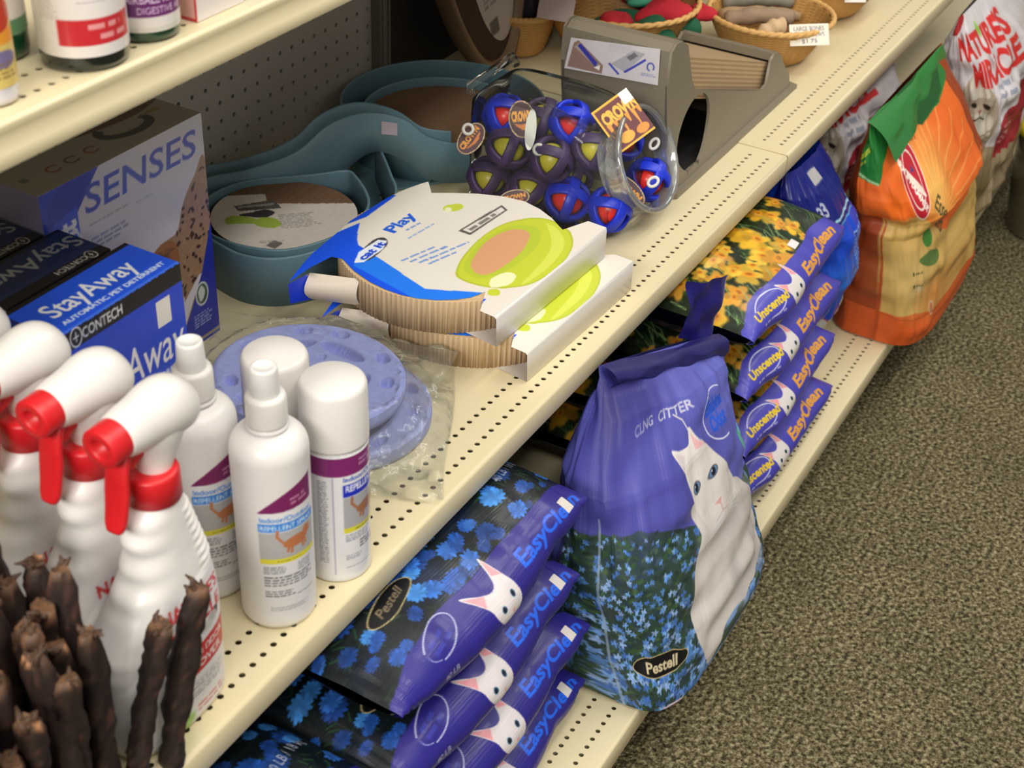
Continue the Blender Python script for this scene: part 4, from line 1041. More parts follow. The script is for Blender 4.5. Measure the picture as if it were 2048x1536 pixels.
def oval_tag(c, u, v, W_, H_, label, seed):
    cv = Canvas(W_, H_, 60, 60, base=(70, 26, 40)); cv.ring(W_ / 2, H_ / 2, W_ * .47, H_ * .47, .001, (214, 196, 140))
    cv.text('CROWN', W_ * .12, H_ * .46, H_ * .26, (232, 160, 50), bold=.06, fit=W_ * .75); cv.curve([(W_ * .2, H_ * .40), (W_ * .45, H_ * .36), (W_ * .8, H_ * .38), (W_ * .6, H_ * .22), (W_ * .4, H_ * .26)], (206, 120, 40))
    return tag_card('product_tag', c, u, v, W_, H_, cv, label)
RU = np.array([.4986, -.8659, .0408]); UP = np.array([.4771, .3134, .8211])
oval_tag((.1505, -.300, .632), RU * .6 + UP * .8, UP * .6 - RU * .8, .046, .030, 'small oval maroon hang tag with a white ring, in the back corner of the jar', 1)
oval_tag((.1765, -.358, .664), RU + UP * .1, UP, .034, .048, 'oval maroon and orange hang tag in front of the silver one in the jar', 2)
oval_tag((.1515, -.3660, .5665), RU + .2 * UP, UP * 1.0, .040, .022, 'oval dark hang tag low in the jar just above the round scratcher sleeve', 4)
oval_tag((.2130, -.4950, .5900), RU * 1.0 - UP * .9, UP + RU * .6, .055, .026, 'oval maroon hang tag with orange print lying under the jar mouth', 3)
m_silver = mat('silver_film', (190, 190, 184), rough=.3, metal=.3, vary=.1)
def blob_tag(c, u, v, W_, H_, label):
    cv = Canvas(W_, H_, 10, 10, base=(190, 188, 180)); return tag_card('silver_tag', c, u, v, W_, H_, cv, label, mt=m_silver)
blob_tag((.1750, -.3720, .6540), RU * 1 - UP * .1, UP * 1, .014, .052, 'narrow silver tag standing edge-on between the purple balls in the jar')
blob_tag((.2050, -.4720, .6170), RU * .9 - UP * .75, UP + RU * .6, .050, .020, 'crumpled silver film tag just inside the jar mouth')
def loop_ring(c, u, v, label):
    c = np.array(c, float); u = np.array(u, float); v = np.array(v, float); u /= np.linalg.norm(u); v /= np.linalg.norm(v)
    mb = MB(); a = np.linspace(0, 2 * PI, 24, endpoint=False); mb.tube([c + .0062 * (math.cos(q) * u + math.sin(q) * v) for q in a], .0022, 8, closed=True)
    o = mb.build('plastic_loop', mat('loop_white', (214, 214, 208), rough=.4)); tag(o, label, 'tag ring', 'white plastic tag rings')
loop_ring((.1480, -.2970, .6450), RU, UP, 'white plastic ring at the oval tag in the back corner of the jar')
loop_ring((.1720, -.3865, .6320), RU, UP, 'white plastic ring in the middle of the jar below the silver tag')
loop_ring((.2400, -.5170, .5960), RU, UP + RU * .3, 'white plastic ring lying at the lowest point of the jar mouth')
loop_ring((.2950, -.4900, .6200), RU * .7 + UP * .3, UP, 'white plastic ring hanging at the far side of the jar mouth')
# square label stuck on the jar
cv = Canvas(.062, .062, 90, 90, base=(232, 180, 40)); cv.rect(.003, .003, .059, .059, (96, 24, 34))
cv.text('CROWN', .006, .036, .017, (240, 186, 60), bold=.06, fit=.050)
for k_, (x_, l_) in enumerate(((.009, .018), (.018, .010), (.026, .020), (.035, .012), (.044, .022), (.052, .010))): cv.poly([(x_ - .003, .037), (x_ + .003, .037), (x_ + .001, .037 - l_), (x_ - .001, .037 - l_)], (226, 150, 44))
cv.ell(.020, .012, .010, .007, (232, 170, 56)); cv.ell(.042, .010, .009, .006, (214, 140, 44)); cv.rect(.040, .046, .062, .062, (236, 236, 236))
u_ = np.array([.15, -.80, .50]); v_ = UP - u_ * (UP @ u_)
tag_card('jar_label', (.222, -.4760, .676), RU * .81 + UP * .59, UP * .88 - RU * .48, .054, .062, cv, 'square maroon and yellow label standing above the jar rim with a white price sticker', oval=False)

# ================================================================== MIDDLE SHELF: grey plastic scratching ramp
m_grey = mat('taupe_plastic', (128, 120, 104), rough=.45, vary=.02, bump=.08, bscale=500, bdist=.0004)
t = thing('scratching_ramp', (.33, -.42, .530), 'taupe plastic wedge shaped scratching ramp with a round side hole, behind the jar', 'cat scratcher')
T0 = np.array([.33, -.42, .530])
def side(y, cut):
    S = [(.340, .5305), (.770, .5305), (.772, .560), (.757, .572), (.738, .594), (.716, .610), (.700, .6120), (.688, .605)]
    S += [(.678, .572), (.660, .570)] if cut else []
    S += ([(.392, .664), (.378, .680)] if cut else [])
    S += [(.350, .738), (.330, .750), (.312, .7515), (.300, .744), (.298, .700), (.316, .60)]
    return np.array(S)
mb = MB()
hc = circ((.404, .598), .053, 56)
for y_, out in ((-.4995, True), (-.4955, False)):
    S = side(y_, True)
    poly_sheet(mb, S, .004, lambda X, Y, y_=y_: np.stack([X, np.full(X.shape, y_) - .010 * np.clip((.60 - Y) / .07, 0, 1) ** 2, Y], 1) - T0, (128, 120, 104), hole=[hc], flip=not out)
def strip(S, ya, yb): 
    mb.grid(np.array([[(x_, ya - .010 * np.clip((.60 - z_) / .07, 0, 1) ** 2, z_) for x_, z_ in S], [(x_, yb - .010 * np.clip((.60 - z_) / .07, 0, 1) ** 2, z_) for x_, z_ in S]]) - T0, (128, 120, 104))
strip(np.concatenate([side(0, True), side(0, True)[:1]]), -.4995, -.4955); strip(np.concatenate([hc, hc[:1]]), -.4995, -.4955)
# foot flange along the bottom
mb.prism(np.array([(.335, -.5150), (.785, -.5150), (.790, -.50), (.790, -.345), (.780, -.335), (.335, -.335), (.325, -.345), (.325, -.505)]) - T0[:2], .0005, .008, (120, 112, 98))
# far side wall, near end wall, far low end
S = side(0, False); mb.prism(S - [T0[0], T0[2]], -.350 - T0[1], -.345 - T0[1], (120, 112, 98), axis='y')
mb.grid(np.array([[(.3001, -.4975, .744), (.3001, -.347, .744)], [(.298, -.4975, .70), (.298, -.347, .70)], [(.316, -.50, .60), (.316, -.347, .60)], [(.338, -.508, .532), (.338, -.347, .532)]]) - T0, (128, 120, 104))
mb.prism(np.array([(.700, .612), (.716, .610), (.738, .594), (.757, .572), (.772, .560), (.770, .5305), (.764, .5305), (.764, .556), (.735, .584), (.700, .600)]) - [T0[0], T0[2]], -.4960 - T0[1], -.348 - T0[1], (128, 120, 104), axis='y')
mb.prism(np.array([(.300, .744), (.312, .7515), (.330, .750), (.338, .744), (.338, .738), (.302, .738)]) - [T0[0], T0[2]], -.4960 - T0[1], -.348 - T0[1], (128, 120, 104), axis='y')
rsh_ = mb.build('ramp_shell', m_grey, t)
mb = MB(); mb.box((.345 - T0[0], -.4935 - T0[1], .009), (.60 - T0[0], -.352 - T0[1], .0105)); mb.box((.345 - T0[0], -.3545 - T0[1], .009), (.56 - T0[0], -.352 - T0[1], .060)); mb.box((.345 - T0[0], -.3545 - T0[1], .060), (.42 - T0[0], -.352 - T0[1], .105)); mb.box((.346 - T0[0], -.490 - T0[1], .009), (.348 - T0[0], -.354 - T0[1], .100)); mb.build('hole_shade', mat('hole_shade_dark', (16, 14, 12), rough=.9), t)  # added dark panels stand in for the shade inside the hole
# corrugated pad lying in the slope
mb = MB(); cvp = Canvas(.36, .14, 180, 90, base=(190, 164, 126))
for k in range(34):
    yy = .002 + k * .0042; cvp.line([(x_, yy + .0012 * math.sin(x_ * 900 + k * 2)) for x_ in np.arange(0, .361, .0012)], .0011, (132, 106, 76))
P = face_grid((.343, -.4900, .7230), (.702, -.4900, .5960), (.702, -.357, .5960), (.343, -.357, .7230), 180, 90); mb.grid(P - T0, cvp.out(), smooth=False)
cvs = Canvas(.38, .05, 190, 40, base=(196, 168, 128))
for k in range(9):
    cvs.line([(x_, .004 + k * .0055 + .0011 * math.sin(x_ * 1100 + k)) for x_ in np.arange(0, .381, .0012)], .0013, (140, 112, 80))
P = face_grid((.343, -.4900, .6650), (.702, -.4900, .5380), (.702, -.4900, .5960), (.343, -.4900, .7230), 190, 40); mb.grid(P - T0, cvs.out(), smooth=False)
P = face_grid((.343, -.357, .6650), (.702, -.357, .5380), (.702, -.4900, .5380), (.343, -.4900, .6650), 2, 2); mb.grid(P - T0, (90, 74, 56), smooth=False)
mb.build('corrugated_pad', m_corr, t)
# sticker on the near end
cv = Canvas(.128, .047, 128, 50, base=(214, 210, 216)); cv.poly([(.004, .004), (.052, .002), (.052, .014), (.012, .044), (.006, .040)], (150, 122, 112)); cv.poly([(.008, .034), (.040, .012), (.046, .014), (.014, .040)], (176, 164, 156)); cv.poly([(.012, .036), (.042, .010), (.044, .016), (.016, .040)], (58, 60, 170)); cv.poly([(.040, .009), (.048, .006), (.048, .014)], (240, 240, 240))
cv.poly([(.062, .018), (.090, .040), (.108, .038), (.082, .010)], (176, 176, 184)); cv.line([(.060, .018), (.074, .006)], .0028, (70, 76, 180)); cv.line([(.082, .010), (.108, .030)], .003, (70, 76, 180)); cv.poly([(.082, .030), (.092, .038), (.098, .034), (.088, .026)], (120, 116, 124)); cv.ring(.116, .022, .0045, .005, .0018, (60, 76, 170), a0=-.6, a1=4.4); cv.smalltext(.056, .044, .04, .0012, 5, (190, 188, 196), seed=3); cv.smalltext(.104, .012, .02, .0012, 2, (120, 128, 180), seed=4)
mb = MB(); P = face_grid((.2985, -.3520, .690), (.2985, -.4860, .699), (.2965, -.4850, .7475), (.2965, -.3600, .7340), 128, 50); mb.grid(P - T0 - [.002, 0, 0], cv.out(), smooth=False); mb.build('sticker', m_tag, rsh_, fixn=False)
# ================================================================== bag shapes (u round the bag, v upward; pillows: u along, v round)
def supc(c, p): return np.sign(c) * np.abs(c) ** (2 / p)
BAGS = {
 'stand': dict(z=[.1265, .130, .150, .20, .30, .40, .46, .495, .508], a=[.166, .173, .176, .176, .173, .156, .126, .108, .106], cx=[.008, .008, .008, .005, 0, .014, .042, .054, .055], cy=[-.690, -.690, -.688, -.678, -.660, -.642, -.636, -.626, -.622], b=[.084, .090, .092, .092, .090, .070, .040, .012, .003], p=[4.5, 4.5, 4.0, 3.2, 2.7, 2.5, 2.4, 2.2, 2.0]),
 'orange': dict(z=[.1265, .130, .16, .25, .33, .355, .40, .45, .50, .52], a=[.185, .195, .200, .200, .200, .206, .212, .212, .200, .195], cx=[.985, .985, .985, .975, .965, .962, .960, .960, .955, .955], cy=[-.705, -.705, -.705, -.698, -.690, -.692, -.680, -.664, -.650, -.645], b=[.080, .086, .088, .082, .070, .082, .070, .048, .016, .003], p=[4, 4, 4, 4, 3.4, 3.2, 3, 2.6, 2.2, 2]),
 'white': dict(z=[.1265, .132, .16, .25, .33, .40, .46, .52, .545], a=[.150, .160, .175, .190, .200, .205, .20, .19, .17], cx=[1.42, 1.42, 1.42, 1.43, 1.43, 1.43, 1.42, 1.40, 1.39], cy=[-.685, -.685, -.685, -.68, -.68, -.68, -.67, -.655, -.650], b=[.055, .062, .068, .075, .078, .075, .055, .022, .003], p=[3, 3, 3, 2.8, 2.6, 2.6, 2.5, 2.2, 2]),
 'blue': dict(z=[.1265, .130, .16, .22, .30, .38, .45, .485], a=[.080, .085, .088, .090, .090, .088, .082, .07], cx=[.662, .662, .662, .662, .660, .658, .656, .655], cy=[-.56, -.56, -.562, -.572, -.585, -.588, -.585, -.58], b=[.066, .072, .082, .095, .105, .092, .045, .012], p=[3, 3, 3, 2.8, 2.6, 2.4, 2.2, 2]),
}
def bag_pt(k, u, v, c0=(0, 0)):
    """u 0..1 round the bag from the back over the left side, the front, the right side; v 0..1 upward"""
    d = BAGS[k]; vv = np.linspace(0, 1, len(d['z'])); zz = np.interp(v, vv, vv)
    g = lambda n: np.interp(v, (np.array(d['z']) - d['z'][0]) / (d['z'][-1] - d['z'][0]), d[n])
    th = PI / 2 + 2 * PI * u; c, s = np.cos(th), np.sin(th); p = g('p')
    x, y, z = g('cx') + g('a') * supc(c, p), g('cy') + g('b') * supc(s, p), g('z')
    if k == 'stand':
        k1 = np.clip((v - .7) / .3, 0, 1); y = y - .24 * (x - .055) * k1; z = z - .050 * np.clip((x + .05) / .2, 0, 1) * k1
    return np.stack([x, y, z], -1)
def pillow_pt(u, v, L=.36, D=.46, H=.098, p=3.0):
    """lying bag: u 0..1 along x, v 0..1 round: back, top, front, underside; origin under its middle"""
    e = np.abs(2 * u - 1); t = 1 - .80 * e ** 7; th = 2 * PI * v; c, s = np.cos(th), np.sin(th)
    y = D / 2 * supc(c, p) * (1 - .05 * e ** 3)
    z = H / 2 + H / 2 * t * supc(s, 2.4) * (1 - .10 * (np.abs(c) ** 2) * (s > 0))
    return np.stack([(u - .5) * L + 0 * y, y, z], -1)
_v = np.linspace(0, 1, 2001); _P = pillow_pt(np.full(2001, .5), _v); _s = np.concatenate([[0], np.cumsum(np.linalg.norm(np.diff(_P, axis=0), axis=1))])
PIL_H = _s[-1]
def pil_v(s_): return np.interp(s_, _s, _v)      # metres round the pillow -> v

# ================================================================== BOTTOM SHELF: bags of cat litter
m_film = mat('bag_film', rough=0.40, paint=True, coat=0.12, spec=.35, bump=0.2, bscale=22, vary=0.02, bdist=0.005)
m_film2 = mat('bag_film_matt', rough=0.48, paint=True, coat=0.04, spec=.35, bump=0.15, bscale=18, vary=0.02, bdist=0.006)
NAVY = (40, 34, 128); LILAC = (84, 86, 172)

def cat_face(cv, cx, cy, s, rot=0.0, fur=(226, 222, 222), ear=(226, 150, 160), eye=(60, 90, 130), ey=1.0):
    """head of a white cat, s = half the head width"""
    c, n_ = math.cos(rot), math.sin(rot); q = lambda a, b: (cx + s * (a * c - b * n_), cy + s * (a * n_ + b * c))
    cv.curve([q(-.92, .1), q(-.92, .6), q(-1.20, 1.75), q(-.60, 1.15), q(-.2, .85), q(.2, .85), q(.55, 1.15), q(1.05, 1.85), q(.95, .6), q(.92, .1), q(.72, -.45), q(.3, -.85), q(0, -.95), q(-.3, -.85), q(-.72, -.45)], fur)
    cv.poly([q(-1.14, 1.62), q(-.90, .70), q(-.50, 1.02)], ear); cv.poly([q(1.02, 1.70), q(.92, .70), q(.56, 1.02)], ear)
    for sx in (-1, 1):
        cv.ell(*q(.42 * sx, .08), .20 * s * ey, .17 * s, (170, 200, 215)); cv.ell(*q(.42 * sx, .08), .13 * s, .14 * s, eye); cv.ell(*q(.42 * sx, .08), .06 * s, .10 * s, (20, 24, 34))
    cv.poly([q(-.12, -.30), q(.12, -.30), q(0, -.44)], (222, 150, 150)); cv.line([q(0, -.44), q(0, -.56)], .03 * s, (190, 150, 150)); cv.line([q(-.2, -.62), q(0, -.55), q(.2, -.62)], .03 * s, (190, 150, 150))

def pillow_art(kind):
    L, n_u, n_v = .36, 300, 430; y0, y1 = PIL_H - .545, PIL_H - .115
    W_, H_ = L, y1 - y0
    rnd = random.Random(5 if kind == 'A' else 9)
    cv = Canvas(W_, H_, n_u, n_v, base=(10, 20, 22) if kind == 'A' else (22, 34, 14))
    Y = lambda s_: PIL_H - s_ - y0
    if kind == 'A':
        for k in range(900):
            a = rnd.uniform(0, PI); x, y = rnd.uniform(0, W_), rnd.uniform(0, H_); cv.line([(x, y), (x + .010 * math.cos(a), y + .010 * math.sin(a))], .0016, rnd.choice([(20, 46, 30), (30, 66, 40), (14, 30, 40)]))
        for k in range(60): cv.ell(rnd.uniform(0, W_), rnd.uniform(0, H_), rnd.uniform(.010, .03), rnd.uniform(.008, .02), rnd.choice([(10, 24, 50), (12, 34, 26), (16, 40, 84)]), rot=rnd.uniform(0, 3), soft=.6, a=.7)
        for k in range(230):
            r_ = rnd.uniform(.006, .014); c_ = rnd.choice([(30, 78, 160), (48, 104, 190), (24, 58, 120), (60, 128, 204), (28, 66, 140)])
            x, y = rnd.uniform(0, W_), rnd.uniform(Y(.44), H_); flower(cv, x, y, r_, c_, None, rnd, n=13, sq=.75); cv.ell(x, y, r_ * .55, r_ * .42, np.array(c_) * .9, soft=.5, a=.7)
    else:
        for k in range(1500):
            a = rnd.uniform(.6, 1.5); x, y = rnd.uniform(0, W_), rnd.uniform(0, H_); L_ = rnd.uniform(.01, .035)
            cv.line([(x, y), (x + L_ * math.cos(a), y + L_ * math.sin(a))], .0014, rnd.choice([(40, 84, 34), (66, 112, 54), (24, 52, 22), (120, 150, 90)]))
        for k in range(70): cv.ell(rnd.uniform(0, W_), rnd.uniform(0, H_), rnd.uniform(.014, .04), rnd.uniform(.008, .02), rnd.choice([(16, 26, 12), (24, 40, 18)]), rot=rnd.uniform(0, 3), soft=.6, a=.6)
        for k in range(95):
            x, y, r_ = rnd.uniform(0, W_), rnd.uniform(Y(.46), H_), rnd.uniform(.012, .024); c_ = rnd.choice([(214, 168, 40), (226, 184, 60), (190, 142, 34), (206, 150, 50)]); a = rnd.uniform(0, 6)
            for q_ in range(5): cv.ell(x + math.cos(a + q_ * 1.26) * r_ * .5, y + math.sin(a + q_ * 1.26) * r_ * .35, r_ * .55, r_ * .34, np.array(c_) * rnd.uniform(.8, 1.1), rot=a + q_ * 1.26, soft=.25)
            cv.ell(x + r_ * .2, y, r_ * .38, r_ * .3, (224, 150, 36), rot=a, soft=.3); cv.ell(x + r_ * .25, y, r_ * .2, r_ * .14, (170, 100, 20), rot=a, soft=.4)
        for k in range(80):
            a = rnd.uniform(.7, 1.3); x, y = rnd.uniform(0, W_), rnd.uniform(0, H_); L_ = rnd.uniform(.02, .05); cv.line([(x, y), (x + L_ * math.cos(a), y + L_ * math.sin(a))], .0013, (150, 176, 120), a=.7)
    # band across the front face
    B_ = NAVY if kind == 'A' else (66, 64, 172)
    top = .441 if kind == 'A' else .444
    cv.poly([(0, Y(top + .022)), (.045, Y(top + .003)), (.075, Y(top)), (W_, Y(top + .004)), (W_, 0), (0, 0)], B_)
    cv.rect(0, Y(.516), W_, Y(.520), (150, 150, 170)); cv.rect(0, 0, W_, Y(.520), (16, 18, 40))
    if kind == 'A':
        cat_face(cv, .172, Y(.486), .0255, rot=.25, fur=(214, 208, 210), eye=(40, 60, 90), ey=.8)
        cv.text('EasyClean', .2160, Y(.4775), .0175, (30, 96, 226), bold=.03, fit=.132, rot=-.02, shear=.15)
        cv.rect(.318, Y(.4800), .333, Y(.4620), (214, 208, 204))
        cv.ring(.083, Y(.458), .029, .0165, .0014, (190, 196, 226), rot=.2, a0=-2.2, a1=2.6); cv.ring(.083, Y(.458), .027, .0150, .0010, (150, 160, 210), rot=.2, a0=2.9, a1=3.9)
        cv.smalltext(.064, Y(.457), .034, .0050, 2, (52, 60, 170), seed=41)
        cv.text('40 LB', .060, Y(.497), .0080, (170, 170, 196), bold=.02, fit=.022)
        cv.text('40 LB / 18 kg', .288, Y(.3950), .0105, (150, 156, 180), fit=.060, bold=.01, rot=.05)
        # maker's oval
        cv.ell(.085, Y(.398), .038, .0125, (186, 170, 120), rot=.05); cv.ell(.085, Y(.398), .0365, .0112, (8, 8, 12), rot=.05); cv.text('Pestell', .085, Y(.4015), .0100, (120, 108, 84), bold=.02, fit=.044, center=True, rot=.05, shear=.2)
    else:
        cat_face(cv, .140, Y(.484), .0225, rot=.25, fur=(214, 208, 206), eye=(50, 60, 70), ey=.8)
        cv.text('EasyClean', .1760, Y(.4800), .0185, (214, 150, 56), bold=.04, fit=.142, rot=.02, shear=.15)
        cv.rect(.205, Y(.4430), .226, Y(.4310), (226, 222, 224))
        cv.ring(.072, Y(.470), .036, .0180, .0016, (214, 216, 240), rot=.1, a0=-1.8, a1=2.6)
        cv.text('Unscented', .030, Y(.478), .0135, (220, 190, 40), bold=.04, fit=.082, shear=.2)
        cv.smalltext(.040, Y(.490), .060, .0034, 1, (176, 176, 214), seed=42)
    return cv, y0, y1, B_

def litter_pillow(kind, label, group, seed):
    """one lying bag as a single mesh, welded ends"""
    cv, y0, y1, B_ = pillow_art(kind)
    L = .36; nu = cv.nu
    mb = MB(); u = np.linspace(0, 1, nu)
    # wrinkles: shared noise on (u, s)
    ns = 700; N1 = vnoise(nu, ns, 46, 40, seed) - .5; N2 = vnoise(nu, ns, 16, 14, seed + 1) - .5; N3 = vnoise(nu, ns, 4.0, 30, seed + 2) - .5
    def P(u_, s_):
        U, S_ = np.meshgrid(u_, s_); Pt = pillow_pt(U, pil_v(S_))
        i = np.clip((U * (nu - 1)).astype(int), 0, nu - 1); j = np.clip((S_ / PIL_H * (ns - 1)).astype(int), 0, ns - 1)
        e = np.abs(2 * U - 1)
        w_ = N1[j, i] * .014 + N2[j, i] * .0022 + N3[j, i] * .006 * np.clip((e - .82) / .18, 0, 1)
        cen = np.array([0, 0, .049]); Nn = Pt - cen; Nn[..., 0] *= .15; Nn[..., 1] *= .35; Nn /= np.linalg.norm(Nn, axis=-1, keepdims=True) + 1e-9
        fade = np.clip(Pt[..., 2] / .02, 0, 1)
        return Pt + Nn * (w_ * fade)[..., None]
    sF = PIL_H - (np.linspace(y1, y0, cv.nv)); A = cv.out()[::-1]
    mb.grid(P(u, sF), A)
    back = np.concatenate([np.linspace(PIL_H - y0, PIL_H, 40), ]); mb.grid(P(u, back), (16, 20, 44))
    mb.grid(P(u, np.linspace(0, PIL_H - y1, 12)), (20, 30, 40))
    o = mb.build('litter_bag', m_film, None)
    return tag(o, label, 'bag of cat litter', group)

GA = 'blue flowered litter bags lying in stacks'; GB = 'yellow flowered litter bags lying in a stack'
pa = litter_pillow('A', 'blue flowered litter bag topmost of the stack nearest the standing cat bag', GA, 3)
def lay(o, x, y, z, rz=0, sz=.92, label=None, ry=0):
    o.location = (x, y, z); o.rotation_euler = (0, ry, rz); o.scale = (1, 1, sz)
    if label: o['label'] = label
    return o
lay(pa, -.383, -.4455, .4010, .012, .92)
for (x, y, z, rz, sz, lab) in ((-.398, -.450, .3090, .0, .92, 'blue flowered litter bag second from the top, directly under the topmost one'),
                               (-.372, -.456, .2175, -.01, .91, 'blue flowered litter bag third from the top of its stack, below the second cat face'),
                               (-.374, -.459, .1265, .01, .90, 'blue flowered litter bag at the bottom of its stack, resting on the shelf'),
                               (-.766, -.447, .3300, .03, .92, 'blue flowered litter bag in the bottom left corner with a faint weight printed on it'),
                               (-.766, -.450, .2280, .0, 1.0, 'blue flowered litter bag under the corner one, hardly seen'),
                               (-.766, -.450, .1265, .0, 1.0, 'blue flowered litter bag lowest in the corner stack, resting on the shelf')):
    lay(copy_tree(pa), x, y, z, rz, sz, lab)
pb_ = litter_pillow('B', 'yellow flowered litter bag topmost of its stack, its front corner crumpled', GB, 21)
lay(pb_, .376, -.468, .3930, .02, .92)
for (x, y, z, rz, sz, lab) in ((.385, -.474, .3020, .0, .91, 'yellow flowered litter bag second from the top of its stack'),
                               (.384, -.482, .2130, .01, .88, 'yellow flowered litter bag third from the top of its stack'),
                               (.386, -.490, .1265, -.02, .86, 'yellow flowered litter bag at the bottom of its stack')):
    lay(copy_tree(pb_), x, y, z, rz, sz, lab)

# ---- standing bags
def standing_bag(name, k, W_, label, cat, group, art, base, uf=(.20, .74), nu=360, nv=260, wr=.004, seed=1, mt=None, cell=(16, 16), dents=()):
    d = BAGS[k]; H_ = d['z'][-1] - d['z'][0]
    cv = Canvas(1.0, 1.0, nu, nv, base=base) if False else None
    F_ = uf[1] - uf[0]
    cv = Canvas(F_ * W_, H_, nu, nv, base=base); q = lambda u, v: ((u - uf[0]) * W_, v * H_)
    art(cv, q)
    x0 = d['cx'][0]; y0 = d['cy'][0]; z0 = .126; O = np.array([x0, y0, z0])
    N1 = vnoise(800, nv, cell[0] * 2, cell[1], seed) - .5; N2 = vnoise(800, nv, cell[0] * .6, cell[1] * 1.6, seed + 1) - .5
    def P(u_):
        U, V = np.meshgrid(u_, np.linspace(0, 1, nv)); Pt = bag_pt(k, U, V)
        i = np.clip((U * 799).astype(int), 0, 799); j = np.arange(nv)[:, None] + 0 * i
        cen = np.stack([np.full(U.shape, 0.) + np.interp(V, (np.array(d['z']) - d['z'][0]) / H_, d['cx']), np.interp(V, (np.array(d['z']) - d['z'][0]) / H_, d['cy']), Pt[..., 2]], -1)
        Nn = Pt - cen; Nn[..., 0] *= .4; Nn /= np.linalg.norm(Nn, axis=-1, keepdims=True) + 1e-9
        w_ = (N1[j, i] * 2 + N2[j, i]) * wr * np.clip(V / .06, 0, 1) * (1 - .7 * np.clip((V - .9) / .1, 0, 1)) * (1 - np.clip((abs(2 * U - 1) - .96) / .04, 0, 1))
        for (du, dv, ru, rv, dep) in dents: w_ = w_ - dep * np.exp(-((U - du) / ru) ** 2 - ((V - dv) / rv) ** 2)
        return Pt + Nn * w_[..., None] - O
    mb = MB(); mb.grid(P(np.linspace(uf[0], uf[1], nu)), cv.out())
    mb.grid(P(np.linspace(uf[1], 1.0, 30)), base); mb.grid(P(np.linspace(0, uf[0], 30)), base)
    bot = P(np.linspace(0, 1, 80)[:-1])[0]; mb.fan(bot[::-1], base)
    o = mb.build(name, mt or m_film2, None, loc=tuple(O))
    return tag(o, label, cat, group), P, O

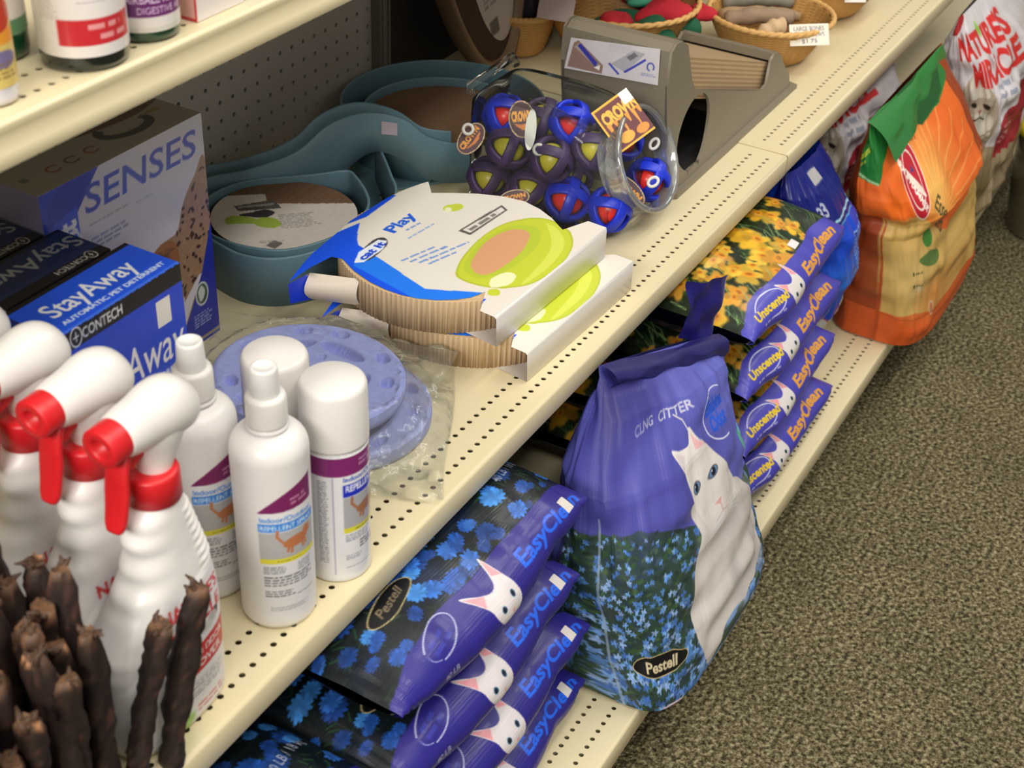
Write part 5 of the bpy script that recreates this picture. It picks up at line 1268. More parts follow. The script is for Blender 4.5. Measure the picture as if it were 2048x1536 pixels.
def art_stand(cv, q):
    H_ = cv.H; rnd = random.Random(3)
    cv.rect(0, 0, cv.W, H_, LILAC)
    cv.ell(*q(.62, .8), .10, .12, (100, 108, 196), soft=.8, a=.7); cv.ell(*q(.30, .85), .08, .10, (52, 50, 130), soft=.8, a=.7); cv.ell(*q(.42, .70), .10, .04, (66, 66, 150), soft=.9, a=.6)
    fl = [q(.10, .60), q(.257, .604), q(.351, .627), q(.41, .59), q(.463, .539), q(.52, .48), q(.64, .46), q(.74, .46), q(.74, -.01), q(.10, -.01)]
    cv.poly(fl, (44, 66, 60))
    fp = np.array(fl)
    for k in range(1500):
        x, y = rnd.uniform(0, cv.W), rnd.uniform(0, .245)
        if not inside(fp, np.array([x]), np.array([y]))[0]: continue
        cv.ell(x, y, rnd.uniform(.003, .008), rnd.uniform(.0012, .003), rnd.choice([(50, 82, 52), (66, 96, 62), (34, 52, 46), (60, 84, 96), (40, 60, 80)]), rot=rnd.uniform(-.6, .6), soft=.4)
    for k in range(900):
        y = .242 * rnd.random(); x = rnd.uniform(0, cv.W); r_ = .0034 + .0062 * (1 - y / .24)
        if not inside(fp, np.array([x]), np.array([y + r_ * .6]))[0]: continue
        c_ = np.array(rnd.choice([(86, 134, 206), (112, 158, 222), (64, 108, 184), (136, 170, 222), (74, 118, 176)]), float)
        for q_ in range(5):
            a = rnd.uniform(-.5, .5) + q_ * 1.26; cv.ell(x + math.cos(a) * r_ * .5, y + math.sin(a) * r_ * .28, r_ * .55, r_ * .24, c_ * rnd.uniform(.85, 1.15), rot=a, soft=.3)
    # the seated white cat
    W1, W2, W3 = (220, 215, 212), (206, 200, 196), (186, 180, 178)
    cv.curve([q(.466, .60), q(.474, .50), q(.462, .44), q(.452, .36), q(.446, .26), q(.452, .18), q(.466, .11), q(.480, .035), q(.492, .04), q(.500, .10), q(.515, .09), q(.545, .10), q(.580, .13), q(.615, .18), q(.628, .28), q(.605, .38), q(.580, .46), q(.55, .52)], W2)
    cv.ell(*q(.492, .30), .030, .060, W1, soft=.6, a=.8); cv.ell(*q(.585, .27), .020, .055, W3, soft=.8, a=.8); cv.ell(*q(.548, .14), .030, .014, W3, soft=.8, a=.8); cv.ell(*q(.530, .40), .030, .012, W3, soft=.9, a=.6); cv.ell(*q(.512, .17), .006, .040, W3, soft=.9, a=.7)
    hd = [q(.443, .764), q(.463, .752), q(.480, .754), q(.484, .795), q(.500, .735), q(.518, .66), q(.534, .60), q(.553, .51), q(.550, .465), q(.533, .440), q(.510, .440), q(.495, .47), q(.481, .53), q(.471, .59), q(.464, .65), q(.458, .71)]
    cv.curve(hd, W1, n=5); cv.ell(*q(.527, .50), .016, .020, W2, soft=.7, a=.8); cv.ell(*q(.492, .49), .008, .014, W2, soft=.7, a=.6)
    cv.poly([q(.486, .775), q(.505, .715), q(.490, .725)], (222, 176, 180)); cv.poly([q(.447, .758), q(.468, .735), q(.462, .70)], (206, 196, 200))
    cv.line([q(.484, .780), q(.476, .82), q(.462, .84)], .0014, W1)
    for e in ((.4805, .627), (.5075, .617)):
        cv.ell(*q(*e), .0080, .0062, (80, 80, 96)); cv.ell(*q(*e), .0064, .0050, (104, 140, 176)); cv.ell(*q(*e), .0036, .0046, (24, 30, 50)); cv.ell(q(*e)[0] - .002, q(*e)[1] + .002, .0010, .0010, (240, 240, 250))
    cv.poly([q(.500, .530), q(.510, .532), q(.507, .514)], (216, 160, 160)); cv.line([q(.507, .514), q(.508, .492)], .0011, (186, 156, 160)); cv.line([q(.499, .485), q(.508, .492), q(.518, .483)], .0011, (186, 156, 160))
    for k in range(4): cv.line([q(.520, .490 - .008 * k), q(.552, .470 - .02 * k)], .0006, (240, 240, 244)); cv.line([q(.508, .490 - .006 * k), q(.484, .470 - .012 * k)], .0006, (240, 240, 244))
    # lettering, logo, and the darker upper left
    cv.text('CLNG  CITTER', *q(.363, .822), .0100, (190, 190, 212), rot=.05, bold=.02, fit=.133)
    cv.smalltext(*q(.270, .925), .150, .004, 1, (120, 122, 180), rot=-.02, seed=2)
    cv.text('Eabina', *q(.520, .765), .0200, (34, 82, 200), bold=.05, fit=.062, rot=-.08); cv.text('Odor', *q(.526, .705), .0200, (34, 82, 200), bold=.05, fit=.046, rot=-.08)
    cv.ring(*q(.556, .750), .042, .034, .0016, (220, 224, 244), rot=-.1, a0=1.2, a1=4.9)
    cv.ell(*q(.625, .60), .012, .020, (110, 190, 214)); cv.ell(*q(.610, .57), .008, .016, (90, 160, 140))
    cv.ell(*q(.366, .176), .062, .0145, (190, 170, 120), rot=-.02); cv.ell(*q(.366, .176), .0602, .0130, (10, 10, 14), rot=-.02); cv.text('Pestell', *q(.368, .158), .0135, (196, 184, 150), bold=.03, fit=.072, rot=-.02, center=True, shear=.2)
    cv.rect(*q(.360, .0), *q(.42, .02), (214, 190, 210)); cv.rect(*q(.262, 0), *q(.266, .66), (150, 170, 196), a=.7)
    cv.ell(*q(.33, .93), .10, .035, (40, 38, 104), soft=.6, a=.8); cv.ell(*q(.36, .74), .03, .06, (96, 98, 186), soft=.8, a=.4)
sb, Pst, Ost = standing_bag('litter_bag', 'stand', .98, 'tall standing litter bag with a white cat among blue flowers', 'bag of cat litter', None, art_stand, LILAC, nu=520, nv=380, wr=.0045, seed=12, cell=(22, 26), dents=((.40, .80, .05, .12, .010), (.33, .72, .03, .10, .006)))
# crumpled rolled top, a part of that bag
mb = MB(); nx, ny = 80, 34
U, V = np.meshgrid(np.linspace(0, 1, nx), np.linspace(0, 1, ny)); Nn = vnoise(nx, ny, 12, 9, 5) - .5
X = lerp(-.055, .164, U); yb_ = -.600 - .24 * (X + .02) - .012; zb_ = .512 - .052 * U
mb.grid(np.stack([X, yb_ - .014 * np.sin(V * PI) - .010 * V + Nn * .007, zb_ + .010 * np.sin(V * PI * .8) - .040 * V + Nn * .005], -1) - Ost, (34, 32, 96))
U, V = np.meshgrid(np.linspace(0, 1, 40), np.linspace(0, 1, 30)); Nn = (vnoise(40, 30, 10, 9, 15) - .5)[..., None]
P_ = face_grid((.100, -.632, .475), (.166, -.650, .440), (.170, -.660, .540), (.088, -.640, .562), 40, 30) + Nn * [.004, .014, .004] + (np.sin(U * PI) * -.008)[..., None] * [0, 1, 0]
cc_ = np.full((30, 40, 3), (32, 30, 112.)); cc_[:, -2:] = (170, 172, 205)
mb.grid(P_ - Ost, cc_)
mb.build('rolled_top', m_film, sb, fixn=False)

def art_orange(cv, q):
    rnd = random.Random(4); D1, O1, O2, T1 = (150, 62, 24), (226, 104, 34), (238, 150, 66), (200, 164, 92)
    cv.rect(0, 0, cv.W, cv.H, D1)
    cv.poly([q(.252, 0), q(.252, .64), q(.52, .60), q(.74, .60), q(.74, 0)], T1)
    cv.poly([q(.252, 0), q(.252, .16), q(.35, .17), q(.45, .13), q(.74, .12), q(.74, 0)], (206, 90, 36)); cv.poly([q(.1, 0), q(.252, 0), q(.252, .16), q(.1, .2)], (196, 84, 36))
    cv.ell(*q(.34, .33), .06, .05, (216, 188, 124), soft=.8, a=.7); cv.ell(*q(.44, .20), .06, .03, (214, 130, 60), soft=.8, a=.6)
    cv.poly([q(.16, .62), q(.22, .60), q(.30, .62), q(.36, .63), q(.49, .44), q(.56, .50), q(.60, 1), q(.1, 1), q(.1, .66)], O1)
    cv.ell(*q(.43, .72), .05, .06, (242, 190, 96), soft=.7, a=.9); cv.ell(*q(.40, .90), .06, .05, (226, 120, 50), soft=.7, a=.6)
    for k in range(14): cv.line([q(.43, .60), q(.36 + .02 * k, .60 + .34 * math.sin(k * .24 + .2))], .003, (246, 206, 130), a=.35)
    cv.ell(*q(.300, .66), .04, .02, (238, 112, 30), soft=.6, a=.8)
    # green flap band over the top
    G1, G2 = (38, 118, 52), (24, 84, 38)
    cv.poly([q(.10, .80), q(.152, .784), q(.205, .765), q(.262, .755), q(.300, .84), q(.352, .90), q(.405, .945), q(.443, .90), q(.477, .862), q(.53, .88), q(.62, .92), q(.62, 1), q(.1, 1)], G1)
    cv.poly([q(.443, .90), q(.477, .862), q(.56, .90), q(.60, .96), q(.52, 1), q(.44, 1)], G2); cv.poly([q(.10, .80), q(.152, .784), q(.262, .755), q(.262, .765), q(.152, .80)], (150, 196, 140))
    cv.text('natural', *q(.20, .835), .013, (196, 206, 60), bold=.03, fit=.055, rot=.35); cv.smalltext(*q(.20, .806), .05, .005, 1, (190, 200, 70), rot=.35, seed=43)
    # round emblem, seen on the bend
    cv.ell(*q(.383, .750), .034, .060, (244, 230, 214), rot=-.25); cv.ell(*q(.383, .750), .032, .057, (190, 34, 52), rot=-.25); cv.ell(*q(.383, .752), .0235, .043, (240, 226, 214), rot=-.25); cv.ell(*q(.383, .752), .0215, .039, (190, 34, 52), rot=-.25)
    cv.curve([q(.372, .80), q(.380, .78), q(.398, .73), q(.402, .69), q(.388, .71), q(.372, .76)], (238, 222, 208)); cv.poly([q(.384, .78), q(.392, .80), q(.396, .78)], (60, 70, 130))
    cv.text('ARM & HAMMER', *q(.352, .845), .0125, (246, 236, 226), bold=.04, fit=.092, rot=-1.15)
    cv.text('Essentials', *q(.415, .640), .026, (70, 74, 40), bold=.02, fit=.085, rot=-.95); cv.smalltext(*q(.417, .862), .030, .0050, 1, (160, 80, 36), rot=-.2, seed=44)
    cv.curve([q(.395, .50), q(.415, .53), q(.432, .50), q(.425, .45), q(.404, .46)], (66, 130, 50)); cv.curve([q(.372, .415), q(.420, .43), q(.455, .40), (q(.450, .36)), q(.41, .37)], (90, 120, 60)); cv.curve([q(.425, .56), q(.45, .54), q(.455, .51), q(.435, .52)], (226, 180, 50))
    for v_ in (.365, .305, ): cv.ell(*q(.345, v_), .0034, .004, (50, 70, 40)); cv.smalltext(*q(.353, v_ - .006), .036, .0035, 1, (96, 92, 50), seed=int(v_ * 100))
    cv.rect(*q(.354, .275), *q(.392, .300), (214, 196, 150)); cv.ell(*q(.430, .150), .009, .013, (214, 190, 160)); cv.ell(*q(.430, .150), .007, .010, (190, 120, 80))
    cv.line([q(.252, 0), q(.256, .60)], .003, (170, 70, 28)); cv.line([q(.256, .155), q(.45, .125)], .0016, (170, 76, 34))
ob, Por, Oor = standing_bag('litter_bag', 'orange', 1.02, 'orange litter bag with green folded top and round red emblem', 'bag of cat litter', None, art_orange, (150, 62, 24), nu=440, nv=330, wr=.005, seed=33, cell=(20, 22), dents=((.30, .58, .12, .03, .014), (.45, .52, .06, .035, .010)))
mb = MB(); U, V = np.meshgrid(np.linspace(0, 1, 60), np.linspace(0, 1, 30)); Nn = vnoise(60, 30, 9, 8, 5) - .5
mb.grid(np.stack([lerp(.752, 1.145, U), -.647 - .010 * V - .045 * V * (1 - U) + Nn * .010, .518 + .012 * np.sin(V * 3) - .055 * V * (1 - .5 * U) + Nn * .006], -1) - Oor, (40, 120, 54)); mb.build('folded_top', m_film, ob, fixn=False)

def art_white(cv, q):
    cv.rect(0, 0, cv.W, cv.H, (206, 202, 206))
    cv.poly([q(.10, 0), q(.10, .60), q(.24, .62), q(.262, .55), (q(.262, .42)), q(.40, .40), q(.74, .30), q(.74, 0)], (150, 134, 106))
    cv.ell(*q(.34, .30), .05, .05, (190, 176, 150), soft=.5, a=.7); cv.ell(*q(.38, .18), .05, .06, (110, 98, 62), soft=.5, a=.8); cv.ell(*q(.31, .26), .02, .03, (70, 60, 44), soft=.5, a=.7)
    # sleepy tabby
    cv.curve([q(.300, .765), q(.262, .70), q(.248, .62), q(.256, .50), q(.285, .43), q(.340, .40), q(.378, .42), q(.388, .52), q(.375, .63), q(.345, .72), q(.325, .765)], (176, 164, 146))
    cv.curve([q(.300, .765), q(.275, .68), q(.290, .655), q(.335, .655), q(.350, .68), q(.325, .765)], (206, 200, 188))
    cv.curve([q(.270, .55), q(.300, .585), q(.350, .58), q(.375, .53), q(.350, .44), q(.290, .45)], (196, 190, 176))
    for e in ((.296, .625), (.342, .615)): cv.ell(*q(*e), .012, .005, (40, 30, 26), rot=-.3)
    cv.poly([q(.314, .600), q(.330, .598), q(.321, .575)], (150, 90, 84)); cv.line([q(.300, .555), q(.321, .572), q(.342, .552)], .003, (60, 46, 40))
    for k in range(4): cv.line([q(.255 + .004 * k, .52 - .03 * k), q(.300, .470 - .022 * k), q(.375, .50 - .03 * k)], .003, (140, 128, 108))
    cv.text("NATURE'S", *q(.255, .830), .040, (206, 48, 48), bold=.05, fit=.245, rot=.02); cv.text('MIRACLE', *q(.300, .705), .044, (206, 48, 48), bold=.05, fit=.205, rot=.02)
    cv.smalltext(*q(.390, .675), .07, .008, 2, (130, 140, 160), seed=4); cv.curve([q(.376, .93), q(.386, .96), q(.392, .92), q(.384, .89)], (140, 196, 90))
    cv.poly([q(.408, .50), q(.470, .60), q(.52, .62), q(.52, .34), q(.41, .32)], (150, 40, 50)); cv.smalltext(*q(.420, .48), .05, .006, 4, (206, 150, 150), seed=5)
    cv.poly([q(.1, .90), q(.25, .93), q(.33, .985), q(.33, 1), q(.1, 1)], (160, 30, 34))
GW = 'white litter bags with red lettering'
wb, _, Ow = standing_bag('litter_bag', 'white', 1.0, 'white litter bag with red lettering and a tabby cat, last on the shelf', 'bag of cat litter', GW, art_white, (206, 202, 206), nu=320, nv=260, wr=.010, seed=41, cell=(14, 18))
w2 = copy_tree(wb); w2['label'] = 'white litter bag squeezed in behind the orange one'; w2.location = (1.125, -.500, .126); w2.scale = (.95, .9, .94)

def art_blue(cv, q):
    cv.rect(0, 0, cv.W, cv.H, (16, 70, 196)); cv.poly([q(0, .72), q(.36, .74), q(.60, .80), q(.74, .86), q(.74, 1), q(0, 1)], (14, 26, 112))
    cv.line([q(.30, .745), q(.45, .78), q(.60, .83)], .004, (150, 196, 214)); cv.line([q(.30, .72), q(.45, .755), q(.60, .805)], .0025, (90, 160, 200))
    cv.smalltext(*q(.50, .70), .060, .0035, 16, (150, 190, 232), seed=3, rot=.15); cv.ell(*q(.47, .50), .05, .03, (70, 150, 236), soft=.8, a=.5)
    cv.poly([q(.3, 0), q(.30, .24), q(.42, .28), q(.52, .34), q(.60, .36), q(.60, 0)], (176, 178, 168)); cv.ell(*q(.43, .22), .030, .040, (196, 200, 206)); cv.ring(*q(.43, .22), .030, .040, .002, (176, 60, 70)); cv.curve([q(.42, .19), q(.44, .24), q(.46, .21), q(.44, .17)], (40, 80, 180))
    cv.text('33', *q(.40, .80), .020, (170, 176, 200), bold=.03, fit=.024, rot=.3); cv.rect(*q(.43, .93), *q(.49, .97), (170, 168, 170))
bb, _, Ob = standing_bag('litter_bag', 'blue', .56, 'glossy bright blue bag standing between the yellow flowered stack and the orange bag', 'bag of cat litter', None, art_blue, (16, 60, 180), nu=240, nv=260, wr=.004, seed=51, mt=m_film)
# dark brown bag at the back and the bright red dish at the end
def art_dark(cv, q): cv.rect(0, 0, cv.W, cv.H, (62, 30, 16)); cv.poly([q(.42, 0), q(.5, 1), q(.74, 1), q(.74, 0)], (96, 44, 20))
db, _, Od = standing_bag('litter_bag', 'blue', .56, 'dark brown bag in the shadow behind the orange bag', 'bag of cat litter', None, art_dark, (60, 28, 16), nu=60, nv=80, wr=.004, seed=61)
db.location = (.960, -.30, .126); db.scale = (1.7, 1, 1.0)
mb = MB(); mb.lathe([(.050, 0), (.056, .004), (.060, .030), (.062, .034), (.057, .034), (.052, .008), (0, .008)], 48, sx=1.1, sy=.7); o = mb.build('red_dish', m_red, loc=(1.475, -.700 + .0, .1265)); tag(o, 'bright red plastic dish on the bottom shelf in front of the white bag', 'dish')
o.location = (1.300, -.690, .1265); o.scale = (.55, .6, 1)

# ---- clear tubs with yellow lids stacked on the floor past the shelf end
m_tub = clear_film('tub_plastic', rough=.15, alpha=.45, tint=(150, 138, 108)); m_lid = mat('yellow_lid', (226, 206, 40), rough=.4)
def tub(x, y, z, label):
    t = thing('storage_tub', (x, y, z), label, 'tub', 'clear tubs with yellow lids')
    mb = MB(); mb.lathe([(.078, 0), (.083, .004), (.108, .222), (.110, .228), (.106, .228), (.081, .006), (0, .005)], 48); mb.build('tub_body', m_tub, t)
    mb = MB(); mb.lathe([(.112, .222), (.116, .224), (.116, .240), (.111, .2435), (.090, .2435), (.088, .240), (0, .240)], 48); mb.build('lid', m_lid, t)
    return t
for i, lab in enumerate(('lowest clear tub of the stack, standing on the carpet beyond the shelf', 'clear tub with a yellow lid, second from the floor', 'clear tub with a yellow lid, topmost of the stack by the picture corner')):
    tub(1.625, -.842, .0005 + .2445 * i, lab)

# ================================================================== MIDDLE SHELF, FAR SECTION: wicker baskets and a leaning oval scratcher
m_wick = mat('wicker', rough=.55, paint=True, vary=.12, bscale=120, bump=.3, bdist=.001)
ZF = .5320
def basket(x, y, r0, r1, h, label, lift=0.0, tilt=0.0):
    t = thing('wicker_basket', (x, y, ZF), label, 'basket', 'round wicker baskets')
    nT, nR = 180, 30; a = np.linspace(0, 2 * PI, nT, endpoint=False)
    def shell(off, sgn):
        rows = []; cs = []
        for i in range(nR):
            q = i / (nR - 1); r_ = r0 + (r1 - r0) * (q ** .75) + off; z_ = .003 + (h - .003) * q
            wv_ = np.sign(np.sin(a * 22 + (i % 2) * PI)) * np.abs(np.sin(a * 22)) ** .5
            rr_ = r_ + sgn * .0014 * wv_
            rows.append(np.stack([rr_ * np.cos(a), rr_ * np.sin(a), np.full(nT, z_)], 1))
            cs.append(np.array([206, 158, 92]) + wv_[:, None] * np.array([16, 16, 14]) - (i % 2) * 14)
        return np.array(rows), np.array(cs)
    mb = MB(); P, Cc = shell(0, 1); mb.grid(P, Cc, wu=True); mb.fan(P[0][::-1], (180, 134, 76)); P, Cc = shell(-.005, 1); mb.grid(P, Cc, wu=True, flip=True); mb.fan(P[0], (176, 130, 74)); mb.build('woven_body', m_wick, t, weld=False)
    mb = MB(); b = np.linspace(0, 2 * PI, 120, endpoint=False)
    for ph in (0, PI): mb.tube([((r1 + .0014 * math.cos(22 * q + ph)) * math.cos(q), (r1 + .0014 * math.cos(22 * q + ph)) * math.sin(q), h + .0016 * math.sin(22 * q + ph)) for q in b], .0038, 8, c=(218, 172, 104), closed=True)
    mb.build('braided_rim', m_wick, t, weld=False); return t
def sign(c, u, v, W_, H_, lines, label, colr=(236, 230, 214), ink=(96, 96, 110)):
    cv = Canvas(W_, H_, int(W_ * 900), int(H_ * 900), base=colr)
    for k, s_ in enumerate(lines): cv.text(s_, W_ * .5, H_ * (.70 - .29 * k), H_ * .20, ink, fit=W_ * (.78 if len(s_) > 6 else .40), center=True, rot=.02)
    return tag_card('price_sign', c, u, v, W_, H_, cv, label, oval=False, mt=m_cardm)
b1 = basket(.890, -.420, .062, .101, .070, 'round wicker basket holding driftwood chews, nearest the shelf edge')
b2 = basket(.775, -.203, .080, .128, .082, 'wide wicker basket with red and green felt toys, behind the ramp')
b3 = basket(.870, -.092 + .03 - .02, .045, .070, .070, 'dark shaded wicker basket at the back with a blank card')
b3.location = (.665, -.082, ZF); b3.scale = (.82, .82, 1)
b4 = basket(1.150, -.405, .075, .115, .060, 'wicker basket partly out of frame with a small white sign')
sign((.838, -.505, .600), RU * 1.0 + np.array([.12, 0, 0]), UP, .063, .034, ('LARGE BONES', 'TASTY CHEWS', '$1.75'), 'cream hand written price card on the front of the driftwood basket')
sign((1.080, -.500, .590), RU, UP, .036, .019, ('',), 'small white price card clipped to the far basket', colr=(226, 224, 218))
sign((.640, -.158, .625), RU * .9 + UP * -.15, UP, .056, .036, ('',), 'blank pinkish card standing in the shaded basket', colr=(190, 170, 166), ink=(170, 150, 146))
m_wood = mat('driftwood', rough=.75, paint=True, bump=.4, bscale=90, vary=.2, stretch=(.3, 1, 1))
def antler(p0, p1, r, c, seed, label):
    rr = random.Random(seed); n = 16; P0, P1 = np.array(p0), np.array(p1)
    pts = [lerp(P0, P1, i / (n - 1)) + np.array([0, 0, .006 * math.sin(i / (n - 1) * PI)]) for i in range(n)]
    mb = MB(); mb.tube(pts, [r * (1 + .12 * math.sin(i * 1.3 + seed)) * (.75 if i in (0, n - 1) else 1) for i in range(n)], 14, c=c)
    o = mb.build('driftwood_chew', m_wood); return tag(o, label, 'dog chew', 'driftwood chews in the near basket')
antler((.845, -.360, .590), (.900, -.455, .597), .0130, (150, 128, 104), 1, 'thick greyish brown driftwood chew lying across the near basket')
antler((.905, -.330, .594), (.965, -.430, .599), .0110, (132, 126, 112), 2, 'grey driftwood chew lying behind the thick brown one')
antler((.880, -.335, .583), (.935, -.455, .588), .0100, (164, 136, 102), 5, 'tan driftwood chew wedged between the two thicker ones')
antler((.838, -.425, .577), (.868, -.452, .592), .0140, (206, 176, 138), 3, 'short pale knotted chew at the near rim of the basket')
m_felt = {'r': mat('red_felt', (190, 34, 50), rough=.9, bump=.3, bscale=300), 'g': mat('green_felt', (24, 92, 62), rough=.9, bump=.3, bscale=300), 't': mat('teal_felt', (70, 158, 128), rough=.9), 'd': mat('dark_cloth', (26, 20, 34), rough=.8, bump=.3, bscale=120)}
def felt_toy(c, s, k, seed, label, grp, name='felt_toy'):
    rr = random.Random(seed); mb = MB(); n = 26
    th = np.linspace(.05, PI - .05, 16); a = np.linspace(0, 2 * PI, n, endpoint=False)
    lob = 1 + .22 * np.sin(3 * a + seed) + .08 * np.sin(5 * a)
    P = np.stack([np.stack([s[0] * lob * math.sin(t_) * np.cos(a), s[1] * lob * math.sin(t_) * np.sin(a), np.full(n, -s[2] * math.cos(t_)) * (1 + .1 * np.sin(2 * a))], 1) for t_ in th])
    mb.grid(P, wu=True); mb.fan(P[0][::-1]); mb.fan(P[-1]); o = mb.build(name, m_felt[k], loc=c); o.rotation_euler = (rr.uniform(-.4, .4), rr.uniform(-.5, .3), rr.uniform(0, 3)); return tag(o, label, 'felt toy' if k != 'd' else 'soft toy', grp)
GF = 'felt toys in the wide basket'
felt_toy((.770, -.285, .612), (.042, .030, .016), 'r', 1, 'red felt toy on top at the near side of the wide basket', GF)
felt_toy((.700, -.240, .598), (.050, .026, .020), 'r', 2, 'deep red felt toy at the left rim of the wide basket', GF)
felt_toy((.815, -.330, .604), (.024, .020, .012), 'r', 3, 'small red felt piece over the near rim of the wide basket', GF)
felt_toy((.725, -.290, .586), (.040, .034, .022), 'g', 4, 'dark green felt toy hanging at the near rim of the wide basket', GF)
felt_toy((.795, -.235, .612), (.032, .022, .010), 't', 5, 'light teal felt scrap between the red toys', GF)
felt_toy((.800, -.300, .578), (.040, .040, .026), 'g', 6, 'green felt toy underneath the red ones', GF)
felt_toy((.845, -.215, .600), (.050, .036, .024), 'r', 7, 'red felt toy at the far side of the wide basket', GF)
felt_toy((.760, -.215, .570), (.060, .050, .028), 'g', 8, 'green felt toy at the bottom of the wide basket', GF)
felt_toy((.655, -.085, .610), (.030, .026, .022), 'd', 9, 'dark cloth toy filling the shaded basket', None, 'cloth_toy'); felt_toy((.690, -.075, .596), (.030, .028, .020), 'd', 10, 'dark cloth toy at the far side of the shaded basket', None, 'cloth_toy')
# leaning oval scratcher
t = thing('oval_scratcher', (.575, -.078, ZF + .006), 'tall oval brown scratcher leaning against the back with a white oval label', 'cat scratcher', rz=0)
t.rotation_euler.y = -.20
a = np.linspace(0, 2 * PI, 72, endpoint=False); mb = MB(); Hh_, Ww = .27, .115
ov = np.stack([Ww * np.cos(a), Hh_ + Hh_ * np.sin(a)], 1)
def lean(P): 
    P = np.asarray(P, float); k_ = .12; return np.stack([P[:, 0], P[:, 2] + P[:, 1] * k_, P[:, 1] * math.sqrt(1 - k_ * k_) - P[:, 2] * k_], 1)
tray = [(.115, .27, .034), (.108, .262, .036), (.102, .256, .010)]
rings = [np.stack([w_ * np.cos(a), .27 + h_ * np.sin(a), np.full(72, -d_)], 1) for w_, h_, d_ in ((.108, .262, 0), (.1155, .2705, .004), (.1155, .2705, .030), (.113, .268, .034), (.108, .262, .034), (.103, .256, .022))]
mb.grid(np.stack([lean(r_) for r_ in rings]), (96, 74, 52), wu=True); mb.fan(lean(rings[0]), (90, 70, 50)); mb.build('oval_tray', mat('brown_tray', (140, 116, 88), rough=.5), t)
mb = MB(); P = lean(np.stack([.103 * np.cos(a), .27 + .256 * np.sin(a), np.full(72, -.0225)], 1)); mb.fan(P, (70, 50, 34)); mb.build('scratch_pad', mat('brown_pad', (74, 54, 38), rough=.9, vary=.15, bscale=200), t, fixn=False)
cv = Canvas(.12, .32, 80, 200, base=(200, 190, 184)); cv.ell(.035, .20, .03, .02, (130, 130, 50)); cv.ell(.07, .19, .02, .02, (120, 110, 60)); cv.rect(.05, .02, .072, .045, (110, 100, 96)); cv.smalltext(.045, .09, .04, .004, 4, (130, 120, 116), seed=2)
smp = sampler(cv, -.06, 0); lab = np.stack([.022 + .060 * np.cos(a), .190 + .155 * np.sin(a)], 1); mb = MB(); poly_sheet(mb, lab, .0025, lambda X, Y: lean(np.stack([X, Y, np.full(X.shape, -.0235)], 1)), lambda X, Y: smp(X * .9, Y - .035)); mb.build('oval_label', m_cardm, t, fixn=False)

# ================================================================== UPPER SHELF: vitamin bottles and cartons
m_lab = mat('bottle_label', rough=.35, coat=.4, paint=True, vary=.01); ZU = .9972
def vitamin(x, y, r, h, label, rot, art, glass=(18, 60, 40), zoff=.010, capc=(236, 236, 236), gap=.012, name='vitamin_bottle'):
    t = thing(name, (x, y, ZU), label, 'bottle', None, rot)
    W_ = 2 * PI * r; N = 200; M = 120; cv = Canvas(W_, h * .72, N, M, base=(226, 220, 216)); art(cv, W_, h * .72)
    th = np.linspace(0, 2 * PI, N, endpoint=False) + PI / 2; z = np.linspace(gap, gap + h * .72, M)
    mb = MB(); mb.lathe([(r - .005, 0), (r - .001, .002), (r, .006), (r, h * .78), (r * .9, h * .84), (r * .55, h * .87), (r * .55, h * .90)], 64); mb.build('bottle_body', mat('glass_' + str(glass), glass, rough=.15, coat=.6), t)
    mb = MB(); R_ = r + .0004; mb.grid(np.stack([np.broadcast_to(R_ * np.cos(th), (M, N)), np.broadcast_to(R_ * np.sin(th), (M, N)), np.repeat(z[:, None], N, 1)], -1), cv.out(), wu=True); mb.build('wrap_label', m_lab, t)
    mb = MB(); mb.lathe([(r * .72, h * .885), (r * .74, h * .89), (r * .72, h), (r * .68, h * 1.01), (0, h * 1.01)], 48); mb.build('cap', m_pl, t); return t
def art_vet(cv, W_, H_):
    c = W_ / 2; cv.rect(c - .026, .009, c + .034, .028, (196, 40, 50)); cv.smalltext(c - .004, .0205, .032, .0038, 1, (236, 190, 188), seed=45); cv.smalltext(c + .004, .0130, .024, .0038, 1, (236, 190, 188), seed=46)
    cv.text("VET'S+BEST", c - .012, .045, .0095, (96, 92, 92), fit=.044, bold=.02); cv.smalltext(c - .010, .040, .03, .0008, 1, (150, 146, 146), seed=1); cv.smalltext(c - .040, .075, .016, .001, 26, (176, 172, 168), seed=2)
def art_hair(cv, W_, H_):
    c = W_ / 2; cv.rect(c - .030, .012, c + .045, .030, (104, 38, 104)); cv.rect(c - .030, .012, c - .014, .030, (84, 24, 84)); cv.text('HAIRBALL RELIEF', c - .024, .0225, .0065, (222, 200, 226), fit=.055, bold=.02); cv.text('DIGESTIVE AID', c - .010, .0145, .0055, (214, 190, 220), fit=.042, bold=.01)
    cv.rect(0, 0, W_, .004, (210, 206, 196)); cv.text("VET'S+BEST", c - .01, .060, .010, (96, 92, 92), fit=.040, bold=.02)
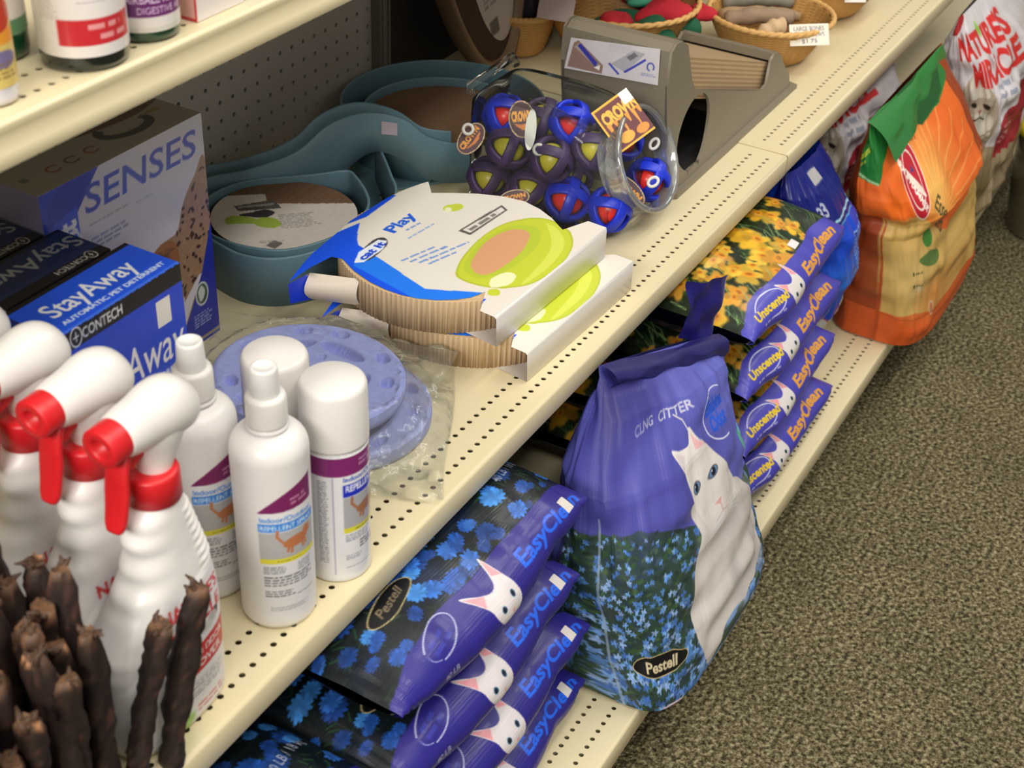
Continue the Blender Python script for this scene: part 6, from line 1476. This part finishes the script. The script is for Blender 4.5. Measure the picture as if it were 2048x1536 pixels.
def art_hair2(cv, W_, H_):
    c = W_ / 2; cv.rect(0, 0, W_, .012, (90, 140, 100)); cv.rect(c - .030, .036, c + .045, .056, (84, 30, 90)); cv.text('HAIRBALL', c - .014, .046, .009, (226, 204, 230), fit=.040, bold=.02); cv.text('SUPPORT', c - .008, .038, .006, (210, 190, 220), fit=.028)
def art_small(cv, W_, H_):
    c = W_ / 2; cv.rect(0, 0, W_, H_, (214, 190, 110)); cv.rect(0, .030, W_, .040, (226, 150, 50)); cv.ell(c + .006, .050, .016, .012, (190, 60, 40)); cv.ell(c + .008, .020, .012, .006, (120, 110, 150)); cv.smalltext(c - .01, .016, .03, .0016, 4, (130, 100, 60), seed=3); cv.rect(0, .062, W_, H_, (230, 226, 230))
vitamin(-.5635, -.3905, .0325, .135, 'white labelled vitamin bottle with a red block, largest on the upper shelf', -.50, art_vet, glass=(16, 26, 24))
vitamin(-.5000, -.3915, .0270, .120, 'vitamin bottle with a purple band, right of the large red block one', -.62, art_hair, gap=.009)
vitamin(-.5960, -.3330, .0250, .130, 'green based vitamin bottle with a dark purple band, behind the large one', -.5, art_hair2, gap=.020, glass=(20, 70, 44))
vitamin(-.6560, -.3930, .0185, .110, 'slim bottle with a yellow and orange label at the left picture edge', -.5, art_small, glass=(214, 212, 222), gap=.014)
fr = Canvas(.058, .10, 60, 100, base=(226, 220, 218)); fr.smalltext(.022, .024, .026, .0016, 1, (130, 110, 130), seed=4); fr.rect(0, 0, .0012, .10, (196, 60, 70))
lf = Canvas(.026, .10, 26, 100, base=(222, 170, 160)); lf.rect(.0, 0, .002, .10, (196, 50, 60)); lf.rect(.024, 0, .026, .10, (196, 50, 60)); lf.rect(0, 0, .026, .003, (196, 50, 60)); lf.ell(.013, .035, .005, .012, (150, 90, 60))
carton('remedy_carton', (-.463, -.411, ZU), (-.405, -.385, ZU + .10), 'small white carton with a red edged pink side on the upper shelf', 'box', None, fr, None, None, lf, base=(226, 220, 216))
carton('remedy_carton', (-.4035, -.409, ZU), (-.362, -.383, ZU + .09), 'pale blue carton at the top picture edge beside the white one', 'box', None, None, None, None, None, base=(150, 186, 222))
